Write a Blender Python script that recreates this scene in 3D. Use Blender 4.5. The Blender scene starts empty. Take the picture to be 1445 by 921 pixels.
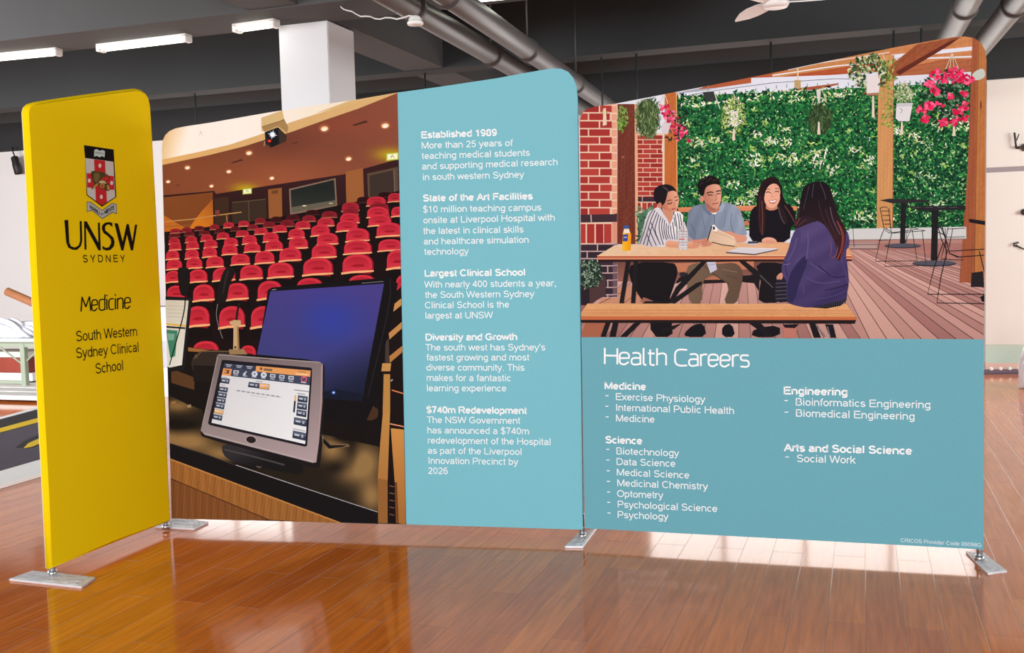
import bpy, bmesh, math, random
from mathutils import Vector, Matrix
from mathutils.geometry import tessellate_polygon

C = bpy.context.scene.collection
scn = bpy.context.scene

# ------------------------------------------------------------------ camera
IW, IH, FPX = 1445.0, 921.0, 1450.0
CAM = Vector((0.0, 0.0, 1.5))
_D = Vector((550.0, 22040.0, FPX)).normalized()          # world "down" in (right, down, forward)
_Z = -_D
_F = Vector((0, 0, 1))
_Y = (_F - _F.dot(_Z) * _Z).normalized()
_X = _Y.cross(_Z)
def _w(v): return Vector((_X.dot(v), _Y.dot(v), _Z.dot(v)))
RIGHT, DOWN, FWD = _w(Vector((1, 0, 0))), _w(Vector((0, 1, 0))), _w(Vector((0, 0, 1)))
cam_data = bpy.data.cameras.new('camera')
cam = bpy.data.objects.new('camera', cam_data)
C.objects.link(cam)
M = Matrix.Identity(4)
for i in range(3):
    M[i][0], M[i][1], M[i][2], M[i][3] = RIGHT[i], -DOWN[i], -FWD[i], CAM[i]
cam.matrix_world = M
cam_data.sensor_fit = 'HORIZONTAL'
cam_data.sensor_width = 36.0
cam_data.lens = FPX / IW * 36.0
cam_data.clip_start = 0.05
scn.camera = cam

# ------------------------------------------------------------------ light and exposure
scn.view_settings.view_transform = 'Standard'
scn.view_settings.look = 'None'
scn.view_settings.gamma = 1.0
scn.view_settings.use_curve_mapping = False
scn.view_settings.exposure = 0.0
wd = bpy.data.worlds.new('daylight')
scn.world = wd
wd.use_nodes = True
wd.node_tree.nodes['Background'].inputs[0].default_value = (0.93, 0.96, 1.0, 1)
wd.node_tree.nodes['Background'].inputs[1].default_value = 0.55

def area_light(name, loc, target, sx, sy, power, col=(1, 1, 1)):
    ld = bpy.data.lights.new(name, 'AREA')
    ld.shape = 'RECTANGLE'; ld.size = sx; ld.size_y = sy
    ld.energy = power; ld.color = col
    o = bpy.data.objects.new(name, ld)
    C.objects.link(o)
    o.location = loc
    o.rotation_euler = (Vector(target) - Vector(loc)).to_track_quat('-Z', 'Y').to_euler()
    return o
# daylight of the window row behind the photographer, and of the windows to the left; right-hand lights are added fill
area_light('window_row_daylight', (-2.2, -5.5, 2.6), (-0.6, 5.3, 1.2), 9.0, 3.0, 1290, (0.985, 0.99, 1.0))
area_light('side_fill', (9.5, 3.0, 2.2), (-2.0, 5.3, 1.2), 5.0, 2.4, 240, (0.99, 0.99, 1.0))  # added from the right to brighten the yellow panel
area_light('far_window_daylight', (-10.5, 7.5, 2.4), (-3.5, 15.0, 1.4), 5.0, 2.4, 780, (0.97, 0.985, 1.0))
area_light('far_side_fill', (9.0, 7.0, 2.3), (5.5, 13.0, 1.7), 3.0, 2.4, 270, (1.0, 0.99, 0.97))  # added out of view to light the right of the back wall

# ------------------------------------------------------------------ helpers
R = random.Random(7)
def ray(px, py):
    return RIGHT * ((px - IW / 2) / FPX) + DOWN * ((py - IH / 2) / FPX) + FWD
def G(px, py, z=0.0):
    d = ray(px, py)
    return CAM + d * ((z - CAM.z) / d.z)
def at_depth(px, py, y):
    d = ray(px, py)
    return CAM + d * (y / d.y)
YAW = math.radians(-19.0)
U = Vector((math.cos(YAW), math.sin(YAW), 0))       # along the back wall, to the right
V = Vector((-math.sin(YAW), math.cos(YAW), 0))      # away from the photographer

def lin(c):
    c = c / 255.0
    return c / 12.92 if c <= 0.04045 else ((c + 0.055) / 1.055) ** 2.4
def L3(c, k=1.0): return tuple(lin(max(0, min(255, v))) * k for v in c)

def mat(name, rgb, rough=0.6, metal=0.0, noise=0.0, scale=8.0, bump=0.0, spec=0.4, emit=None, estr=0.0, alpha=None):
    m = bpy.data.materials.new(name); m.use_nodes = True
    nt = m.node_tree; b = nt.nodes['Principled BSDF']
    c = L3(rgb) + (1,)
    b.inputs['Base Color'].default_value = c
    b.inputs['Roughness'].default_value = rough
    b.inputs['Metallic'].default_value = metal
    b.inputs['Specular IOR Level'].default_value = spec
    if noise or bump:
        tc = nt.nodes.new('ShaderNodeTexCoord')
        nz = nt.nodes.new('ShaderNodeTexNoise')
        nz.inputs['Scale'].default_value = scale; nz.inputs['Detail'].default_value = 6
        nt.links.new(tc.outputs['Object'], nz.inputs['Vector'])
        if noise:
            rp = nt.nodes.new('ShaderNodeValToRGB')
            rp.color_ramp.elements[0].position = 0.3; rp.color_ramp.elements[1].position = 0.7
            rp.color_ramp.elements[0].color = tuple(v * (1 - noise) for v in c[:3]) + (1,)
            rp.color_ramp.elements[1].color = tuple(min(1, v * (1 + noise)) for v in c[:3]) + (1,)
            nt.links.new(nz.outputs['Fac'], rp.inputs['Fac'])
            nt.links.new(rp.outputs['Color'], b.inputs['Base Color'])
        if bump:
            bp = nt.nodes.new('ShaderNodeBump'); bp.inputs['Strength'].default_value = bump
            bp.inputs['Distance'].default_value = 0.02
            nt.links.new(nz.outputs['Fac'], bp.inputs['Height'])
            nt.links.new(bp.outputs['Normal'], b.inputs['Normal'])
    if emit:
        b.inputs['Emission Color'].default_value = L3(emit) + (1,)
        b.inputs['Emission Strength'].default_value = estr
    if alpha is not None:
        b.inputs['Alpha'].default_value = alpha
    return m

def link_mesh(name, bm, material, parent=None, smooth=False):
    me = bpy.data.meshes.new(name)
    bmesh.ops.recalc_face_normals(bm, faces=bm.faces)
    bm.to_mesh(me); bm.free()
    if smooth:
        for p in me.polygons: p.use_smooth = True
    me.materials.append(material)
    o = bpy.data.objects.new(name, me)
    C.objects.link(o)
    if parent is not None: o.parent = parent
    return o
def thing(name, label, cat, loc=(0, 0, 0), rz=0.0, group=None):
    o = bpy.data.objects.new(name, None); C.objects.link(o)
    o.empty_display_size = 0.1
    o.location = loc; o.rotation_euler = (0, 0, rz)
    o['label'] = label; o['category'] = cat
    if group: o['group'] = group
    return o
def struct(name, bm, m, smooth=False, label=None, cat=None):
    o = link_mesh(name, bm, m, None, smooth)
    o['kind'] = 'structure'
    if label: o['label'] = label
    if cat: o['category'] = cat
    return o
def copy_tree(o, parent=None):
    c = o.copy(); C.objects.link(c)
    if parent is not None: c.parent = parent
    for ch in list(o.children): copy_tree(ch, c)
    return c

def add_box(bm, c, s, rz=0.0, bevel=0.0, rot=None):
    mt = Matrix.Translation(Vector(c)) @ (rot if rot is not None else Matrix.Rotation(rz, 4, 'Z'))
    r = bmesh.ops.create_cube(bm, size=1.0)
    for v in r['verts']:
        v.co = mt @ Vector((v.co.x * s[0], v.co.y * s[1], v.co.z * s[2]))
    if bevel:
        es = list({e for v in r['verts'] for e in v.link_edges})
        bmesh.ops.bevel(bm, geom=es, offset=bevel, segments=2, affect='EDGES')
def add_quadprism(bm, pts, h):
    """pts: four or more corners on top, extruded down by h"""
    top = [bm.verts.new(p) for p in pts]
    bot = [bm.verts.new(Vector(p) - Vector((0, 0, h))) for p in pts]
    bm.faces.new(top); bm.faces.new(bot[::-1])
    n = len(pts)
    for i in range(n):
        bm.faces.new((top[i], bot[i], bot[(i + 1) % n], top[(i + 1) % n]))
def add_tube(bm, pts, r, seg=16, caps=True):
    pts = [Vector(p) for p in pts]
    rs = r if isinstance(r, (list, tuple)) else [r] * len(pts)
    rings = []
    for i, p in enumerate(pts):
        a = pts[max(0, i - 1)]; b = pts[min(len(pts) - 1, i + 1)]
        t = (b - a).normalized()
        ref = Vector((0, 0, 1)) if abs(t.z) < 0.95 else Vector((1, 0, 0))
        x = t.cross(ref).normalized(); y = t.cross(x)
        rings.append([bm.verts.new(p + (x * math.cos(2 * math.pi * k / seg) + y * math.sin(2 * math.pi * k / seg)) * rs[i]) for k in range(seg)])
    for i in range(len(rings) - 1):
        for k in range(seg):
            bm.faces.new((rings[i][k], rings[i][(k + 1) % seg], rings[i + 1][(k + 1) % seg], rings[i + 1][k]))
    if caps:
        bm.faces.new(rings[0][::-1]); bm.faces.new(rings[-1])
def add_lathe(bm, prof, seg=24, mt=Matrix.Identity(4)):
    rings = []
    for r, z in prof:
        rings.append([bm.verts.new(mt @ Vector((r * math.cos(2 * math.pi * k / seg), r * math.sin(2 * math.pi * k / seg), z))) for k in range(seg)])
    for i in range(len(rings) - 1):
        for k in range(seg):
            bm.faces.new((rings[i][k], rings[i][(k + 1) % seg], rings[i + 1][(k + 1) % seg], rings[i + 1][k]))
    bm.faces.new(rings[0][::-1]); bm.faces.new(rings[-1])
# ------------------------------------------------------------------ materials of the hall
def floor_material():
    m = bpy.data.materials.new('laminate_floor'); m.use_nodes = True
    nt = m.node_tree; b = nt.nodes['Principled BSDF']; N = nt.nodes.new; LK = nt.links.new
    tc = N('ShaderNodeTexCoord')
    mp = N('ShaderNodeMapping'); mp.inputs['Rotation'].default_value = (0, 0, math.radians(-71.0))
    LK(tc.outputs['Object'], mp.inputs['Vector'])
    br = N('ShaderNodeTexBrick')
    br.offset = 0.5
    br.inputs['Scale'].default_value = 1.0
    br.inputs['Brick Width'].default_value = 0.95
    br.inputs['Row Height'].default_value = 0.147
    br.inputs['Mortar Size'].default_value = 0.0022
    br.inputs['Mortar Smooth'].default_value = 0.6
    br.inputs['Bias'].default_value = 0.0
    br.inputs['Color1'].default_value = L3((224, 127, 46)) + (1,)
    br.inputs['Color2'].default_value = L3((202, 106, 37)) + (1,)
    br.inputs['Mortar'].default_value = L3((168, 104, 60)) + (1,)
    LK(mp.outputs['Vector'], br.inputs['Vector'])
    mp2 = N('ShaderNodeMapping'); mp2.inputs['Scale'].default_value = (1.3, 22.0, 1.0)
    LK(mp.outputs['Vector'], mp2.inputs['Vector'])
    nz = N('ShaderNodeTexNoise'); nz.inputs['Scale'].default_value = 2.2; nz.inputs['Detail'].default_value = 8
    nz.inputs['Distortion'].default_value = 0.6
    LK(mp2.outputs['Vector'], nz.inputs['Vector'])
    rp = N('ShaderNodeValToRGB')
    rp.color_ramp.elements[0].position = 0.32; rp.color_ramp.elements[0].color = (0.80, 0.76, 0.72, 1)
    rp.color_ramp.elements[1].position = 0.68; rp.color_ramp.elements[1].color = (1.1, 1.08, 1.06, 1)
    LK(nz.outputs['Fac'], rp.inputs['Fac'])
    mx = N('ShaderNodeMixRGB'); mx.blend_type = 'MULTIPLY'; mx.inputs['Fac'].default_value = 1.0
    LK(br.outputs['Color'], mx.inputs['Color1']); LK(rp.outputs['Color'], mx.inputs['Color2'])
    LK(mx.outputs['Color'], b.inputs['Base Color'])
    b.inputs['Roughness'].default_value = 0.10
    b.inputs['Specular IOR Level'].default_value = 0.5
    # bevelled seams and a faint waviness
    bp = N('ShaderNodeBump'); bp.inputs['Strength'].default_value = 0.4; bp.inputs['Distance'].default_value = 0.004
    bp.invert = True
    LK(br.outputs['Fac'], bp.inputs['Height'])
    nz2 = N('ShaderNodeTexNoise'); nz2.inputs['Scale'].default_value = 3.0
    LK(mp.outputs['Vector'], nz2.inputs['Vector'])
    bp2 = N('ShaderNodeBump'); bp2.inputs['Strength'].default_value = 0.02; bp2.inputs['Distance'].default_value = 0.02
    LK(nz2.outputs['Fac'], bp2.inputs['Height']); LK(bp.outputs['Normal'], bp2.inputs['Normal'])
    LK(bp2.outputs['Normal'], b.inputs['Normal'])
    return m
m_floor = floor_material()
m_slab = mat('dark_ceiling_paint', (74, 77, 80), 0.85, noise=0.08, scale=1.2)
m_beam = mat('grey_beam_paint', (76, 78, 79), 0.85, noise=0.07, scale=1.0)
m_beamdark = mat('shaded_beam_grey', (50, 54, 56), 0.85, noise=0.06, scale=1.0)  # beam grey darkened for the little light on the far beam's front
m_dark = mat('black_paint_band', (46, 48, 50), 0.9, noise=0.06, scale=1.0)
m_white = mat('white_wall_paint', (221, 220, 219), 0.8, noise=0.02, scale=0.7)
m_cream = mat('cream_board', (224, 219, 211), 0.7, noise=0.03, scale=0.8)
m_col = mat('white_column_paint', (212, 215, 218), 0.7, noise=0.02, scale=1.5)
m_pipe = mat('grey_duct_paint', (94, 94, 95), 0.38, noise=0.05, scale=3)
m_collar = mat('dark_collar', (70, 68, 68), 0.5)
m_rod = mat('dark_rod', (48, 52, 54), 0.6, noise=0.03)
m_lampwhite = mat('lamp_white_plastic', (235, 236, 232), 0.4)
m_tube = mat('lit_fluorescent_tube', (255, 255, 255), 0.4, emit=(252, 255, 238), estr=4.0)
m_pane = mat('bright_daylight_pane', (255, 255, 255), 0.5, emit=(255, 253, 250), estr=2.7)
m_frame = mat('white_window_frame', (225, 225, 222), 0.5)
m_black = mat('black_plastic', (28, 26, 27), 0.5)
m_alu = mat('brushed_aluminium', (222, 222, 226), 0.35, metal=0.25, noise=0.05, scale=30)
m_chrome = mat('silver_tube', (190, 192, 196), 0.25, metal=0.9)
m_wrap = mat('clear_plastic_wrap', (226, 226, 228), 0.18, noise=0.06, scale=40, bump=0.6, alpha=0.55)

# ------------------------------------------------------------------ the hall
def flat_quad(pts):
    bm = bmesh.new(); bm.faces.new([bm.verts.new(p) for p in pts]); return bm
W1 = Vector((5.76, 12.3, 0))                       # a point at the foot of the back wall
def onwall(px, z=None, py=None, off=0.0):
    d = ray(px, 400 if py is None else py)
    n = V
    t = ((W1 - V * off) - CAM).dot(n) / d.dot(n)
    p = CAM + d * t
    if z is not None: p.z = z
    return p
def wp(t, z, off=0.0): return W1 + U * t - V * off + Vector((0, 0, z))
ZC, ZB = 4.3, 3.65
bm = bmesh.new()
add_quadprism(bm, [wp(-22, 0, -0.3), wp(-22, 0, 22), wp(9, 0, 22), wp(9, 0, -0.3)], 0.15)
struct('floor', bm, m_floor)
bm = bmesh.new()
add_quadprism(bm, [wp(-22, ZC + .15, -0.3), wp(-22, ZC + .15, 15), wp(9, ZC + .15, 15), wp(9, ZC + .15, -0.3)], 0.15)
struct('ceiling', bm, m_slab)
# back wall, with the openings of two big windows
def wall_piece(bm, t0, t1, z0, z1):
    add_quadprism(bm, [wp(t0, z1, 0), wp(t1, z1, 0), wp(t1, z1, -0.25), wp(t0, z1, -0.25)], z1 - z0)
tw = lambda px: (onwall(px) - W1).dot(U)
w1a, w1b = tw(905), tw(1387)
w2a, w2b = tw(252), tw(520)
bm = bmesh.new()
for (a, b_) in ((-22, w2a), (w2b, w1a), (w1b, 9)): wall_piece(bm, a, b_, 0, ZC)
for (a, b_) in ((w2a, w2b), (w1a, w1b)):
    wall_piece(bm, a, b_, 0, 0.35); wall_piece(bm, a, b_, 2.75, ZC)
struct('wall_back', bm, m_white)
for k, (a, b_) in enumerate(((w1a, w1b), (w2a, w2b))):
    o = struct('window_%d' % (k + 1), flat_quad([wp(a, .35, -.12), wp(b_, .35, -.12), wp(b_, 2.75, -.12), wp(a, 2.75, -.12)]), m_pane)
    bm = bmesh.new(); n = 4
    for i in range(n + 1):
        t = a + (b_ - a) * i / n
        t = min(max(t, a + .03), b_ - .03)
        add_box(bm, wp(t, 1.55, -.09), (.06, .05, 2.4), YAW)
    for z in (.38, 1.55, 2.72): add_box(bm, wp((a + b_) / 2, z, -.09), (b_ - a, .045, .06), YAW)
    fr = link_mesh('window_frame', bm, m_frame, o)
bm = bmesh.new()
add_quadprism(bm, [wp(-22, ZC, 0), wp(-22, ZC, 15), wp(-22.25, ZC, 15), wp(-22.25, ZC, 0)], ZC)
struct('wall_left', bm, m_white)
# dark band along the head of the back wall
bm = bmesh.new()
add_quadprism(bm, [wp(-22, 3.92, 0), wp(9, 3.92, 0), wp(9, 3.92, .06), wp(-22, 3.92, .06)], 0.45)
struct('trim_1', bm, m_dark)
bm = bmesh.new()
add_quadprism(bm, [wp(-22, ZC, 0), wp(9, ZC, 0), wp(9, ZC, .04), wp(-22, ZC, .04)], ZC - 3.92)
struct('trim_2', bm, m_beam)
# boards of the cream wall at the right
bm = bmesh.new()
for z0, z1 in ((.33, 2.38), (2.44, 3.46)):
    add_quadprism(bm, [wp(w1b + .03, z1, .02), wp(9, z1, .02), wp(9, z1, 0), wp(w1b + .03, z1, 0)], z1 - z0)
struct('trim_3', bm, m_cream)
bm = bmesh.new()
add_quadprism(bm, [wp(w1b + .03, 2.44, .012), wp(9, 2.44, .012), wp(9, 2.44, 0), wp(w1b + .03, 2.44, 0)], .06)
struct('trim_4', bm, mat('grey_joint', (150, 140, 142), .7))
bm = bmesh.new()
add_quadprism(bm, [wp(-22, .1, .02), wp(w1b, .1, .02), wp(w1b, .1, 0), wp(-22, .1, 0)], .1)
struct('baseboard_back', bm, mat('grey_skirting', (190, 186, 184), .6))
# beams
def beam_u(name, pA, pB, width, mfront, zb=ZB, ext0=9, ext1=4):
    """a beam along U whose near lower edge runs through two points"""
    c = (pA + pB) / 2
    h0 = ((pA - W1).dot(V) + (pB - W1).dot(V)) / 2
    tA = (pA - W1).dot(U) - ext0; tB = (pB - W1).dot(U) + ext1
    bm = bmesh.new()
    add_quadprism(bm, [wp(tA, ZC, -h0), wp(tB, ZC, -h0), wp(tB, ZC, -h0 - width), wp(tA, ZC, -h0 - width)], ZC - zb)
    return struct(name, bm, mfront), h0
_, hb1 = beam_u('trim_5', G(0, 57, ZB), G(349, 18, ZB), 0.62, m_beam)
_, hb2 = beam_u('trim_6', G(0, 152, ZB), G(1445, 24, ZB), 0.30, m_beamdark)
# white column and the long beam above it running away from the photographer
ccor = G(462, 28.5, ZB); ccor.z = 0
cc = ccor - U * 0.25 + V * 0.25
bm = bmesh.new(); add_box(bm, cc + Vector((0, 0, ZB / 2)), (.5, .5, ZB), YAW, bevel=.008)
add_box(bm, cc + Vector((0, 0, 1.36)), (.58, .58, 2.72), YAW, bevel=.008)
struct('column', bm, m_col, label='square white painted column behind the lecture hall panel', cat='column')
tcol = (cc - W1).dot(U); hcol = (cc - W1).dot(V)
bm = bmesh.new()
add_quadprism(bm, [wp(tcol - .2, ZC, -hcol + 10), wp(tcol + .28, ZC, -hcol + 10), wp(tcol + .28, ZC, .07), wp(tcol - .2, ZC, .07)], ZC - ZB - .01)
struct('trim_7', bm, m_beam)
# ------------------------------------------------------------------ printed fabric panels: helpers
INK_K = 0.80
def ink_material(name):
    m = bpy.data.materials.new(name); m.use_nodes = True
    nt = m.node_tree; b = nt.nodes['Principled BSDF']; N = nt.nodes.new; LK = nt.links.new
    at = N('ShaderNodeAttribute'); at.attribute_name = 'ink'
    tc = N('ShaderNodeTexCoord')
    wv = N('ShaderNodeTexNoise'); wv.inputs['Scale'].default_value = 260; wv.inputs['Detail'].default_value = 1
    LK(tc.outputs['Object'], wv.inputs['Vector'])
    rp = N('ShaderNodeMapRange'); rp.inputs['To Min'].default_value = 0.93; rp.inputs['To Max'].default_value = 1.07
    LK(wv.outputs['Fac'], rp.inputs['Value'])
    mx = N('ShaderNodeMixRGB'); mx.blend_type = 'MULTIPLY'; mx.inputs['Fac'].default_value = 1
    LK(at.outputs['Color'], mx.inputs['Color1']); LK(rp.outputs['Result'], mx.inputs['Color2'])
    LK(mx.outputs['Color'], b.inputs['Base Color'])
    b.inputs['Roughness'].default_value = 0.85
    b.inputs['Specular IOR Level'].default_value = 0.12
    return m
m_ink = ink_material('printed_fabric')

def chaikin(pts, n=2, closed=True):
    pts = [tuple(p) for p in pts]
    for _ in range(n):
        q = []
        N = len(pts)
        rng = range(N) if closed else range(N - 1)
        if not closed: q.append(pts[0])
        for i in rng:
            a, b = pts[i], pts[(i + 1) % N]
            q.append((a[0] * .75 + b[0] * .25, a[1] * .75 + b[1] * .25))
            q.append((a[0] * .25 + b[0] * .75, a[1] * .25 + b[1] * .75))
        if not closed: q.append(pts[-1])
        pts = q
    return pts
def zm(ox, oy, sc):
    """points measured in an enlarged crop -> photo pixels"""
    def f(*pts):
        return [(ox + p[0] / sc, oy + p[1] / sc) for p in pts]
    f.s = sc
    return f
def clip_half(poly, f):
    out = []
    n = len(poly)
    for i in range(n):
        a, b = poly[i], poly[(i + 1) % n]
        fa, fb = f(a), f(b)
        if fa >= 0: out.append(a)
        if (fa >= 0) != (fb >= 0):
            t = fa / (fa - fb)
            out.append((a[0] + (b[0] - a[0]) * t, a[1] + (b[1] - a[1]) * t))
    return out
def side(p, q):
    """half-plane to the right-hand side (in image coordinates, below) of p->q"""
    def f(r): return (q[0] - p[0]) * (r[1] - p[1]) - (q[1] - p[1]) * (r[0] - p[0])
    return f

class Region:
    """area of a print: left, right, bottom edges are straight, the top is a polyline"""
    def __init__(self, top, bl, br):
        self.top = top
        self.half = [side(br, bl), side(bl, top[0]), side(top[-1], br)]
    def topy(self, x):
        t = self.top
        if x <= t[0][0]: return t[0][1]
        for a, b in zip(t, t[1:]):
            if x <= b[0]: return a[1] + (b[1] - a[1]) * (x - a[0]) / max(1e-6, b[0] - a[0])
        return t[-1][1]
    def inside(self, p):
        return all(h(p) >= 0 for h in self.half) and p[1] >= self.topy(p[0])
    def clip(self, tri):
        tri = list(tri)
        if all(self.inside(p) for p in tri): return [tri]
        for h in self.half:
            tri = clip_half(tri, h)
            if len(tri) < 3: return []
        if all(p[1] >= self.topy(p[0]) for p in tri) and len(self.top) == 2: return [tri]
        out = []
        segs = [(a, b) for a, b in zip(self.top, self.top[1:]) if b[0] - a[0] > 1e-4]
        for i, (a, b) in enumerate(segs):
            q = tri
            if i: q = clip_half(q, lambda r: r[0] - a[0])
            if len(q) >= 3 and i < len(segs) - 1: q = clip_half(q, lambda r: b[0] - r[0])
            if len(q) >= 3: q = clip_half(q, side(a, b))
            if len(q) >= 3: out.append(q)
        return out

class Panel:
    def __init__(self, name, label, p0, p1, zb):
        a = G(p0[0], p0[1], zb); b = G(p1[0], p1[1], zb)
        self.zb = zb
        self.u = (b - a); self.u.z = 0; self.len = self.u.length; self.u.normalize()
        self.n = Vector((self.u.y, -self.u.x, 0))
        self.a = Vector((a.x, a.y, 0))
        mid = (Vector((a.x, a.y, 0)) + Vector((b.x, b.y, 0))) / 2 - self.n * 0.02
        self.root = thing(name, label, 'display panel', mid, math.atan2(self.u.y, self.u.x))
        self.layer = 0.0006
    def loc(self, px, py, off=0.0):
        d = ray(px, py)
        t = (self.a - CAM).dot(self.n) / d.dot(self.n)
        q = CAM + d * t
        s = (q - self.a).dot(self.u) - self.len / 2
        return Vector((s, -0.02 - off, q.z))

class Art:
    def __init__(self, panel, region=None):
        self.P = panel; self.reg = region
        self.v = []; self.f = []; self.c = []
        panel.layer += 0.00005
    def _face(self, pts, cols, off):
        i = len(self.v)
        for p in pts: self.v.append(self.P.loc(p[0], p[1], off))
        self.f.append(tuple(range(i, i + len(pts))))
        self.c.extend(cols)
    def poly(self, pts, col, sub=None, smooth=0, dz=True):
        if smooth: pts = chaikin(pts, smooth)
        if dz: self.P.layer += 0.000007
        off = self.P.layer
        fn = col if callable(col) else None
        k = [Vector((p[0], p[1], 0)) for p in pts]
        for t in tessellate_polygon([k]):
            tri = [pts[i] for i in t]
            stack = [tri]
            if fn and sub is None: sub = 25
            while stack:
                q = stack.pop()
                if sub:
                    e = [math.dist(q[0], q[1]), math.dist(q[1], q[2]), math.dist(q[2], q[0])]
                    m = max(e)
                    if m > sub:
                        j = e.index(m)
                        a, b, c = q[j], q[(j + 1) % 3], q[(j + 2) % 3]
                        h = ((a[0] + b[0]) / 2, (a[1] + b[1]) / 2)
                        stack.append([a, h, c]); stack.append([h, b, c]); continue
                for w in (self.reg.clip(q) if self.reg else [q]):
                    self._face(w, [L3(fn(*p) if fn else col, INK_K) for p in w], off)
    def quick(self, pts, col, jit=0.0):
        """small convex scrap, not clipped"""
        if self.reg and not all(self.reg.inside(p) for p in pts): return
        self._face(pts, [L3(col, INK_K)] * len(pts), self.P.layer + jit)
    def ell(self, cx, cy, rx, ry, col, rot=0.0, n=20, a0=0, a1=360, **kw):
        c, s = math.cos(math.radians(rot)), math.sin(math.radians(rot))
        pts = []
        for i in range(n + (0 if a1 - a0 >= 360 else 1)):
            t = math.radians(a0 + (a1 - a0) * i / n)
            x, y = rx * math.cos(t), ry * math.sin(t)
            pts.append((cx + x * c - y * s, cy + x * s + y * c))
        self.poly(pts, col, **kw)
    def glow(self, cx, cy, rx, ry, c0, c1, n=5):
        for i in range(n):
            k = 1 - i / n
            t = (i + .5) / n
            self.ell(cx, cy, rx * k, ry * k, tuple(c1[j] + (c0[j] - c1[j]) * t for j in range(3)))
    def line(self, pts, w, col, smooth=0):
        if smooth: pts = chaikin(pts, smooth, closed=False)
        n = len(pts)
        ws = w if isinstance(w, (list, tuple)) else [w] * n
        if len(ws) != n:
            ws = [ws[0] + (ws[-1] - ws[0]) * i / (n - 1) for i in range(n)]
        Lp, Rp = [], []
        for i, p in enumerate(pts):
            a = pts[max(0, i - 1)]; b = pts[min(n - 1, i + 1)]
            dx, dy = b[0] - a[0], b[1] - a[1]
            l = math.hypot(dx, dy) or 1
            nx, ny = -dy / l * ws[i] / 2, dx / l * ws[i] / 2
            Lp.append((p[0] + nx, p[1] + ny)); Rp.append((p[0] - nx, p[1] - ny))
        self.P.layer += 0.000007
        fn = col if callable(col) else None
        for i in range(n - 1):
            q = [Lp[i], Lp[i + 1], Rp[i + 1], Rp[i]]
            for t in ((q[0], q[1], q[2]), (q[0], q[2], q[3])):
                for w_ in (self.reg.clip(t) if self.reg else [t]):
                    self._face(w_, [L3(fn(*p) if fn else col, INK_K) for p in w_], self.P.layer)
    def done(self, name, parent, label=None):
        me = bpy.data.meshes.new(name)
        me.from_pydata([tuple(v) for v in self.v], [], self.f)
        a = me.color_attributes.new('ink', 'FLOAT_COLOR', 'CORNER')
        buf = []
        for c in self.c: buf.extend((c[0], c[1], c[2], 1.0))
        a.data.foreach_set('color', buf)
        me.materials.append(m_ink)
        o = bpy.data.objects.new(name, me); C.objects.link(o); o.parent = parent
        if label: o['label'] = label
        self.P.layer += 0.00002
        return o

def grad(y0, c0, y1, c1, axis=1):
    def f(x, y):
        t = ((y if axis else x) - y0) / (y1 - y0)
        t = max(0, min(1, t))
        return tuple(c0[i] + (c1[i] - c0[i]) * t for i in range(3))
    return f
def grad2(p0, c0, p1, c1):
    dx, dy = p1[0] - p0[0], p1[1] - p0[1]; l = dx * dx + dy * dy
    def f(x, y):
        t = max(0, min(1, ((x - p0[0]) * dx + (y - p0[1]) * dy) / l))
        return tuple(c0[i] + (c1[i] - c0[i]) * t for i in range(3))
    return f

def ink_flat(name, rgb):
    m = bpy.data.materials.new(name); m.use_nodes = True
    b = m.node_tree.nodes['Principled BSDF']
    b.inputs['Base Color'].default_value = L3(rgb, INK_K) + (1,)
    b.inputs['Roughness'].default_value = 0.8; b.inputs['Specular IOR Level'].default_value = 0.12
    return m
m_inkwhite = ink_flat('white_ink', (252, 254, 255))
m_inkblack = ink_flat('black_ink', (24, 18, 14))
m_inkpale = ink_flat('pale_ink', (214, 232, 238))

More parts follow.
